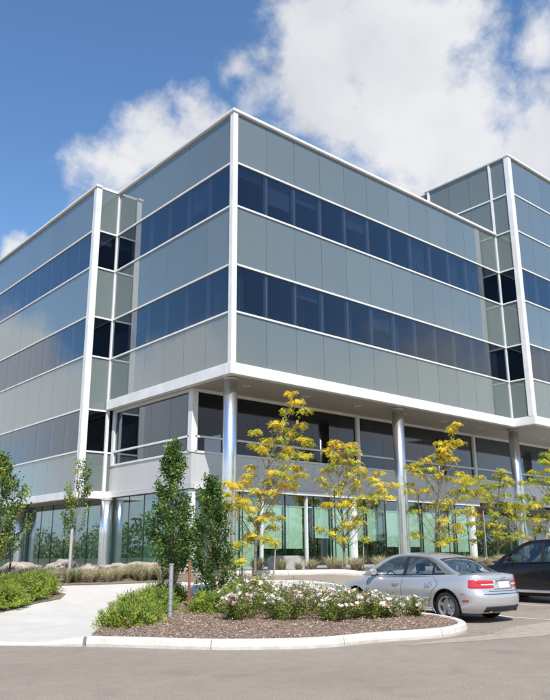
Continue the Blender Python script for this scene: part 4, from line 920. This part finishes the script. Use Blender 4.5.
    side_patch('side_moulding', [(x, P['mould']-.028, P['mould']+.028) for x in lin(P['wheels'][0]+ra+.05, P['wheels'][1]-ra-.05, .12)], paint, .014)
    side_patch('sill', [(x, zlo+.0, zlo+.09) for x in lin(P['wheels'][0]+ra+.01, P['wheels'][1]-ra-.01, .15)], P.get('sillm', paint), .016)
    for hx in P['handles']:
        for sd in (1, -1):
            z = P['hz']; y = widthk(hx, K(hx, z))[0]; q = MB()
            q.tube([(hx-.10, sd*(y+.004), z-.004), (hx-.08, sd*(y+.035), z), (hx+.06, sd*(y+.035), z+.004), (hx+.085, sd*(y+.004), z+.002)], [.012, .014, .014, .012], 8, paint)
            o = q.build('door_handle', None, E_, True); q = MB(); vs = [(hx-.04+math.cos(a)*.055, sd*(y+.003), z+math.sin(a)*.026) for a in [2*math.pi*t/16 for t in range(16)]]; q.add(vs, [tuple(range(16))], M_black); q.build('handle_recess', None, o)
    # mirrors
    mx_ = P['mirror']
    for sd in (1, -1):
        z = interp(mx_, belt)+.10; y = yc(mx_, z)
        bm = bmesh.new(); bmesh.ops.create_uvsphere(bm, u_segments=20, v_segments=12, radius=1)
        for v in bm.verts:
            x_, y_, z_ = v.co; v.co = Vector((.06*x_ if x_ < 0 else .085*x_, .105*math.copysign(abs(y_)**.7, y_), .07*math.copysign(abs(z_)**.7, z_)))
            if v.co.x < -.035: v.co.x = -.035
        for f in bm.faces: f.smooth = True
        me = bpy.data.meshes.new('wing_mirror'); bm.to_mesh(me); bm.free(); me.materials.append(paint); o = link('wing_mirror', me, E_, (mx_, sd*(y+.15), z)); md = o.modifiers.new('es', 'EDGE_SPLIT'); md.split_angle = R(40)
        q = MB(); q.tube([(0, -sd*.16, -.06), (0, -sd*.04, -.045)], .02, 8, M_black); q.build('mirror_stalk', None, o)
    # lamps wrap round the corners: patches between angles u and heights k
    def corner_patch(nm, u0, u1, z0_, z1_, m, off=.012, end=-1, taper=0, sides=(1, -1)):
        for sd in sides:
            q = MB(); vs = []; nu, nv = 16, 6
            for i in range(nu+1):
                t_ = i/nu; uu = end*(1-((1-abs(u0))*(1-t_)+(1-abs(u1))*t_))
                for j in range(nv+1):
                    s_ = j/nv; zz = z0_+(z1_-z0_)*s_+taper*t_*(1-s_)
                    k = K(.3 if end < 0 else Lc-.3, zz); p = S_(uu, k, sd); p.z = zz
                    c = Vector((Lc/2, 0, zz)); nrm = Vector((end*(.15+abs(uu)**8), sd*.6, 0)).normalized(); ed = min(1, 4*min(t_, 1-t_)+.0, 6*min(s_, 1-s_)+.0)
                    vs.append(p+nrm*(off*ed-.002))
            q.add(vs, [(i*(nv+1)+j, i*(nv+1)+j+1, (i+1)*(nv+1)+j+1, (i+1)*(nv+1)+j) for i in range(nu) for j in range(nv)], m); q.build(nm, None, E_, True, fix=False)
    P['lamps'](corner_patch, side_patch)
    def rear_x(y, z):                                             # where the tail of the body is at this height
        k = K(.2, z); lo_, hi_ = -1.0, -.2
        for _ in range(30):
            md_ = (lo_+hi_)/2
            if S_(md_, k, 1).y < abs(y): lo_ = md_
            else: hi_ = md_
        return S_(hi_, k, 1).x
    def rear_patch(nm, y0, y1, z0_, z1_, m, off=.006, par=None):
        q = MB(); vs = []; ny, nz_ = 14, 5
        for i in range(ny+1):
            y = y0+(y1-y0)*i/ny
            for j in range(nz_+1):
                z = z0_+(z1_-z0_)*j/nz_; vs.append((rear_x(y, z)-off, y, z))
        q.add(vs, [(i*(nz_+1)+j, i*(nz_+1)+j+1, (i+1)*(nz_+1)+j+1, (i+1)*(nz_+1)+j) for i in range(ny) for j in range(nz_)], m)
        for (a, b_) in ((0, 1),):
            pass
        o = q.build(nm, None, par or E_, True, fix=False); sd_ = o.modifiers.new('s', 'SOLIDIFY'); sd_.thickness = off*.9; sd_.offset = 0; return o
    P['rearparts'](rear_patch, rear_x, E_, paint)
    return E_
def sedan_lamps(cp, sp):
    cp('tail_light', .9985, .845, .70, .875, M_lens, .014, -1, -.0)
    cp('headlight', .999, .84, .60, .74, M_lensc, .012, 1)
    cp('reversing_lamp', .9975, .93, .765, .80, M_lensc, .017, -1)
    sp('side_marker', [(.40, .435, .475), (.47, .435, .475), (.54, .435, .475)], M_lens, .008)
    sp('bumper_seam', [(.12, .585, .592), (.3, .585, .592), (.5, .585, .592), (.60, .585, .592)], M_black, .002)
def sedan_rear(rp, rx, E_, paint):
    rp('bumper_crease', -.66, .66, .585, .595, M_black, .004)
    rp('diffuser', -.60, .60, .225, .335, M_black, .012)
    rp('plate_recess', -.34, .34, .68, .855, paint, .003)
    pl = rp('number_plate', -.20, .20, .70, .835, M_plate, .016)
    rp('boot_seam', -.50, .50, .640, .650, M_black, .005)
    q = MB(); z = .905
    for i in range(4):
        c = (i-1.5)*.042; vs = []
        for k in range(20):
            a = 2*math.pi*k/20
            for b_ in range(5):
                d_ = 2*math.pi*b_/5; r_ = .026+.004*math.cos(d_); vs.append((rx(0, z)-.008+.004*math.sin(d_), c+math.cos(a)*r_, z+math.sin(a)*r_))
        q.add(vs, [(k*5+b_, k*5+(b_+1) % 5, ((k+1) % 20)*5+(b_+1) % 5, ((k+1) % 20)*5+b_) for k in range(20) for b_ in range(5)], M_chrome)
    q.build('ring_badge', None, E_, True)
    q = MB(); q.tube([(rx(0, .868)-.012, -.28, .868), (rx(0, .868)-.018, 0, .870), (rx(0, .868)-.012, .28, .868)], .010, 8, M_chrome); q.build('boot_handle_bar', None, E_)
    for s in (1, -1):
        q = MB(); q.tube([(.40, s*.44, .25), (.10, s*.44, .245)], .034, 14, M_chrome, False); q.tube([(.38, s*.44, .25), (.12, s*.44, .245)], .028, 14, M_black); q.build('exhaust_tip', None, E_, True)
SED = dict(L=4.58, W=1.79, zlo=.20, rw=.318, wheels=(.98, 3.63), pf=11, prr=14,
    shoulder=[(0, .955), (.12, .965), (.5, .975), (.8, .955), (1.4, .915), (2.4, .895), (3.2, .870), (3.6, .83), (4.1, .745), (4.45, .66), (4.6, .62)],
    belt=[(.4, .985), (.9, .965), (1.5, .945), (2.5, .925), (3.2, .905), (3.5, .90)],
    rear=[(0, .16), (.1, .07), (.25, .01), (.42, .0), (.50, .015), (.56, .06), (.75, .085), (.93, .075), (1, .085)],
    front=[(0, .16), (.15, .05), (.35, .0), (.7, .03), (.9, .12), (1, .24)],
    sec=[(0, .90), (.06, .945), (.2, .975), (.4, .99), (.58, 1.0), (.74, .993), (.88, .972), (.95, .952), (1, .925)],
    crown=.05, cab=(.70, 3.45),
    roof=[(.62, .985), (.86, 1.09), (1.12, 1.235), (1.36, 1.338), (1.62, 1.392), (2.0, 1.415), (2.35, 1.412), (2.62, 1.385), (2.86, 1.30), (3.12, 1.165), (3.40, 1.00), (3.52, .92)],
    dlo=[(1.02, .975), (1.10, 1.04), (1.27, 1.15), (1.42, 1.245), (1.64, 1.318), (2.0, 1.35), (2.33, 1.348), (2.56, 1.318), (2.78, 1.238), (3.0, 1.112), (3.24, .958), (3.33, .912)],
    div=(1.02, 1.36, 2.16, 3.30), roofx=(1.40, 2.62), yb=.80, yr=.565, bow=.05, bulge=.03, seats=(1.35, 2.25), hr=1.17, dash=.93,
    seams=[[(2.17, .90), (2.20, .6), (2.18, .27)], [(3.22, .86), (3.26, .6), (3.22, .27)], [(1.30, .92), (1.18, .78), (1.33, .62), (1.42, .40), (1.46, .27)], [(1.46, .27), (2.3, .265), (3.22, .27)]],
    mould=.47, handles=(1.42, 2.36), hz=.775, mirror=3.02, lamps=sedan_lamps, rearparts=sedan_rear)
car('parked_sedan', (-.72, -10.78, 0.0), R(90), SED, M_silver, 'silver four-door saloon parked behind the rose bed', 'car')
def suv_lamps(cp, sp):
    cp('tail_light', .9985, .86, .85, 1.05, M_lens, .014, -1); cp('headlight', .999, .86, .72, .86, M_lensc, .012, 1)
def suv_rear(rp, rx, E_, paint):
    rp('number_plate', -.2, .2, .75, .88, M_plate, .016); rp('bumper_strip', -.7, .7, .42, .5, M_black, .012)
SUV = dict(L=4.75, W=1.88, zlo=.27, rw=.355, wheels=(.95, 3.80), pf=9, prr=18,
    shoulder=[(0, 1.06), (.5, 1.08), (1.4, 1.07), (2.4, 1.05), (3.3, 1.03), (3.8, .99), (4.3, .93), (4.75, .84)],
    belt=[(.2, 1.13), (1.5, 1.10), (2.5, 1.08), (3.5, 1.06)],
    rear=[(0, .14), (.2, .02), (.45, 0), (.6, .04), (1, .08)], front=[(0, .14), (.2, .03), (.4, .0), (.8, .04), (1, .12)],
    sec=[(0, .92), (.06, .96), (.2, .985), (.5, 1.0), (.74, .995), (.9, .97), (1, .93)], crown=.06, cab=(.10, 3.60),
    roof=[(.12, 1.14), (.22, 1.35), (.38, 1.55), (.62, 1.64), (1.2, 1.69), (1.9, 1.70), (2.35, 1.685), (2.6, 1.64), (2.85, 1.53), (3.1, 1.39), (3.38, 1.21), (3.56, 1.08)],
    dlo=[(.36, 1.13), (.44, 1.30), (.56, 1.46), (.74, 1.56), (1.2, 1.615), (1.9, 1.622), (2.30, 1.61), (2.52, 1.57), (2.74, 1.47), (2.96, 1.34), (3.2, 1.165), (3.34, 1.07)],
    div=(.40, 1.15, 2.05, 3.30), roofx=(.60, 2.62), yb=.85, yr=.64, bow=.05, bulge=.03, seats=(1.25, 2.2), hr=1.40, dash=1.08,
    seams=[[(2.10, 1.05), (2.12, .7), (2.10, .36)], [(3.20, 1.02), (3.24, .7), (3.20, .36)], [(1.15, 1.06), (1.05, .9), (1.3, .6), (1.4, .36)]],
    mould=.56, handles=(1.35, 2.3), hz=.93, mirror=3.02, lamps=suv_lamps, rearparts=suv_rear, sillm=M_chrome)
car('parked_suv', (4.95, -10.95, .075), R(90), SUV, M_blackpaint, 'glossy black estate car at the right edge, parked beyond the silver saloon', 'car')
car('white_sedan', (-13.5, 13.0, terr(-13.5, 13)), R(10), SUV, M_whitepaint, 'white estate car seen only as a reflection in the left glass wall', 'car')
car('red_sedan', (-9.0, -16.5, 0), R(145), SED, M_redpaint, 'red saloon behind the camera, seen only reflected low in the glass', 'car') if False else None
def office_chair(x, y, rz, label):
    z = ZG+.02; e = empty('office_chair', (x, y, z), rz); tag(e, label, 'office chair', 'office chairs behind the glass wall')
    q = MB(); q.box(-.24, .24, -.24, .24, .44, .52, M_black); bevel(q.build('seat', None, e), .03)
    q = MB(); q.box(-.22, .22, .20, .26, .60, 1.12, M_black); bevel(q.build('backrest', None, e), .03)
    q = MB(); q.tube([(0, 0, .1), (0, 0, .44)], .03, 8, M_fin); q.tube([(0, .1, .46), (0, .26, .5), (0, .25, .7)], .02, 6, M_black)
    for k in range(5): q.tube([(0, 0, .12), (math.cos(k*1.257)*.3, math.sin(k*1.257)*.3, .05)], .02, 6, M_black)
    q.build('base', None, e)
for i, (x, y, w_) in enumerate([(4.4, 4.0, 'left of the white mullion pair'), (5.6, 4.3, 'behind the concrete bench'), (7.1, 3.9, 'left of the green panel by the white post'), (10.4, 4.1, 'just right of the tall round column'), (13.2, 4.2, 'behind the yellow tree by the silver car')]):
    office_chair(x, y, i*1.3, 'black office chair inside the ground floor, '+w_)
for i, (x, w_) in enumerate([(5.0, 'behind the bench'), (10.9, 'right of the tall column')]):
    e = empty('office_desk', (x, 4.9, ZG+.02)); tag(e, 'pale office desk inside the ground floor, '+w_, 'desk', 'desks behind the glass wall')
    q = MB(); q.box(-.9, .9, -.35, .35, .72, .75, M_inlight); q.build('desk_top', None, e)
    for sx in (-.85, .85): q = MB(); q.box(sx-.02, sx+.02, -.33, .33, 0, .72, M_fin); q.build('desk_leg', None, e)
    q = MB(); q.box(-.28, .28, -.02, .02, .86, 1.2, M_black); q.box(-.03, .03, -.03, .0, .75, .9, M_black); m_ = q.build('monitor', None, None, loc=(x+.2, 4.9, ZG+.02)); tag(m_, 'black computer monitor standing on the desk '+w_, 'monitor')
# ------------------------------------------------------------------ woods all round, out of view, seen only as reflections
random.seed(123); q = MB()
for k in range(150):
    a = R(100)+R(275)*k/150+ru(-.02, .02); d = ru(115, 160); c = Vector((math.cos(a)*d, math.sin(a)*d, 0)); h = ru(2.2, 4.5) if rnd() < .75 else ru(6, 9.5); w = ru(5, 9)
    m = random.choice([L_lime, L_green, L_sage])
    for _ in range(900):
        v = rvec(); v = Vector((v.x*w, v.y*w, v.z*h*.5+h*.5))*ru(.8, 1.05); leaf(q, c+v, rvec()+v.normalized()*.6, rvec(), ru(.5, .9), ru(.35, .6), m)
o = q.build('distant_woods', None, None, fix=False); o['kind'] = 'stuff'; tag(o, 'belt of green trees mirrored in the ground-floor glass', 'woods')
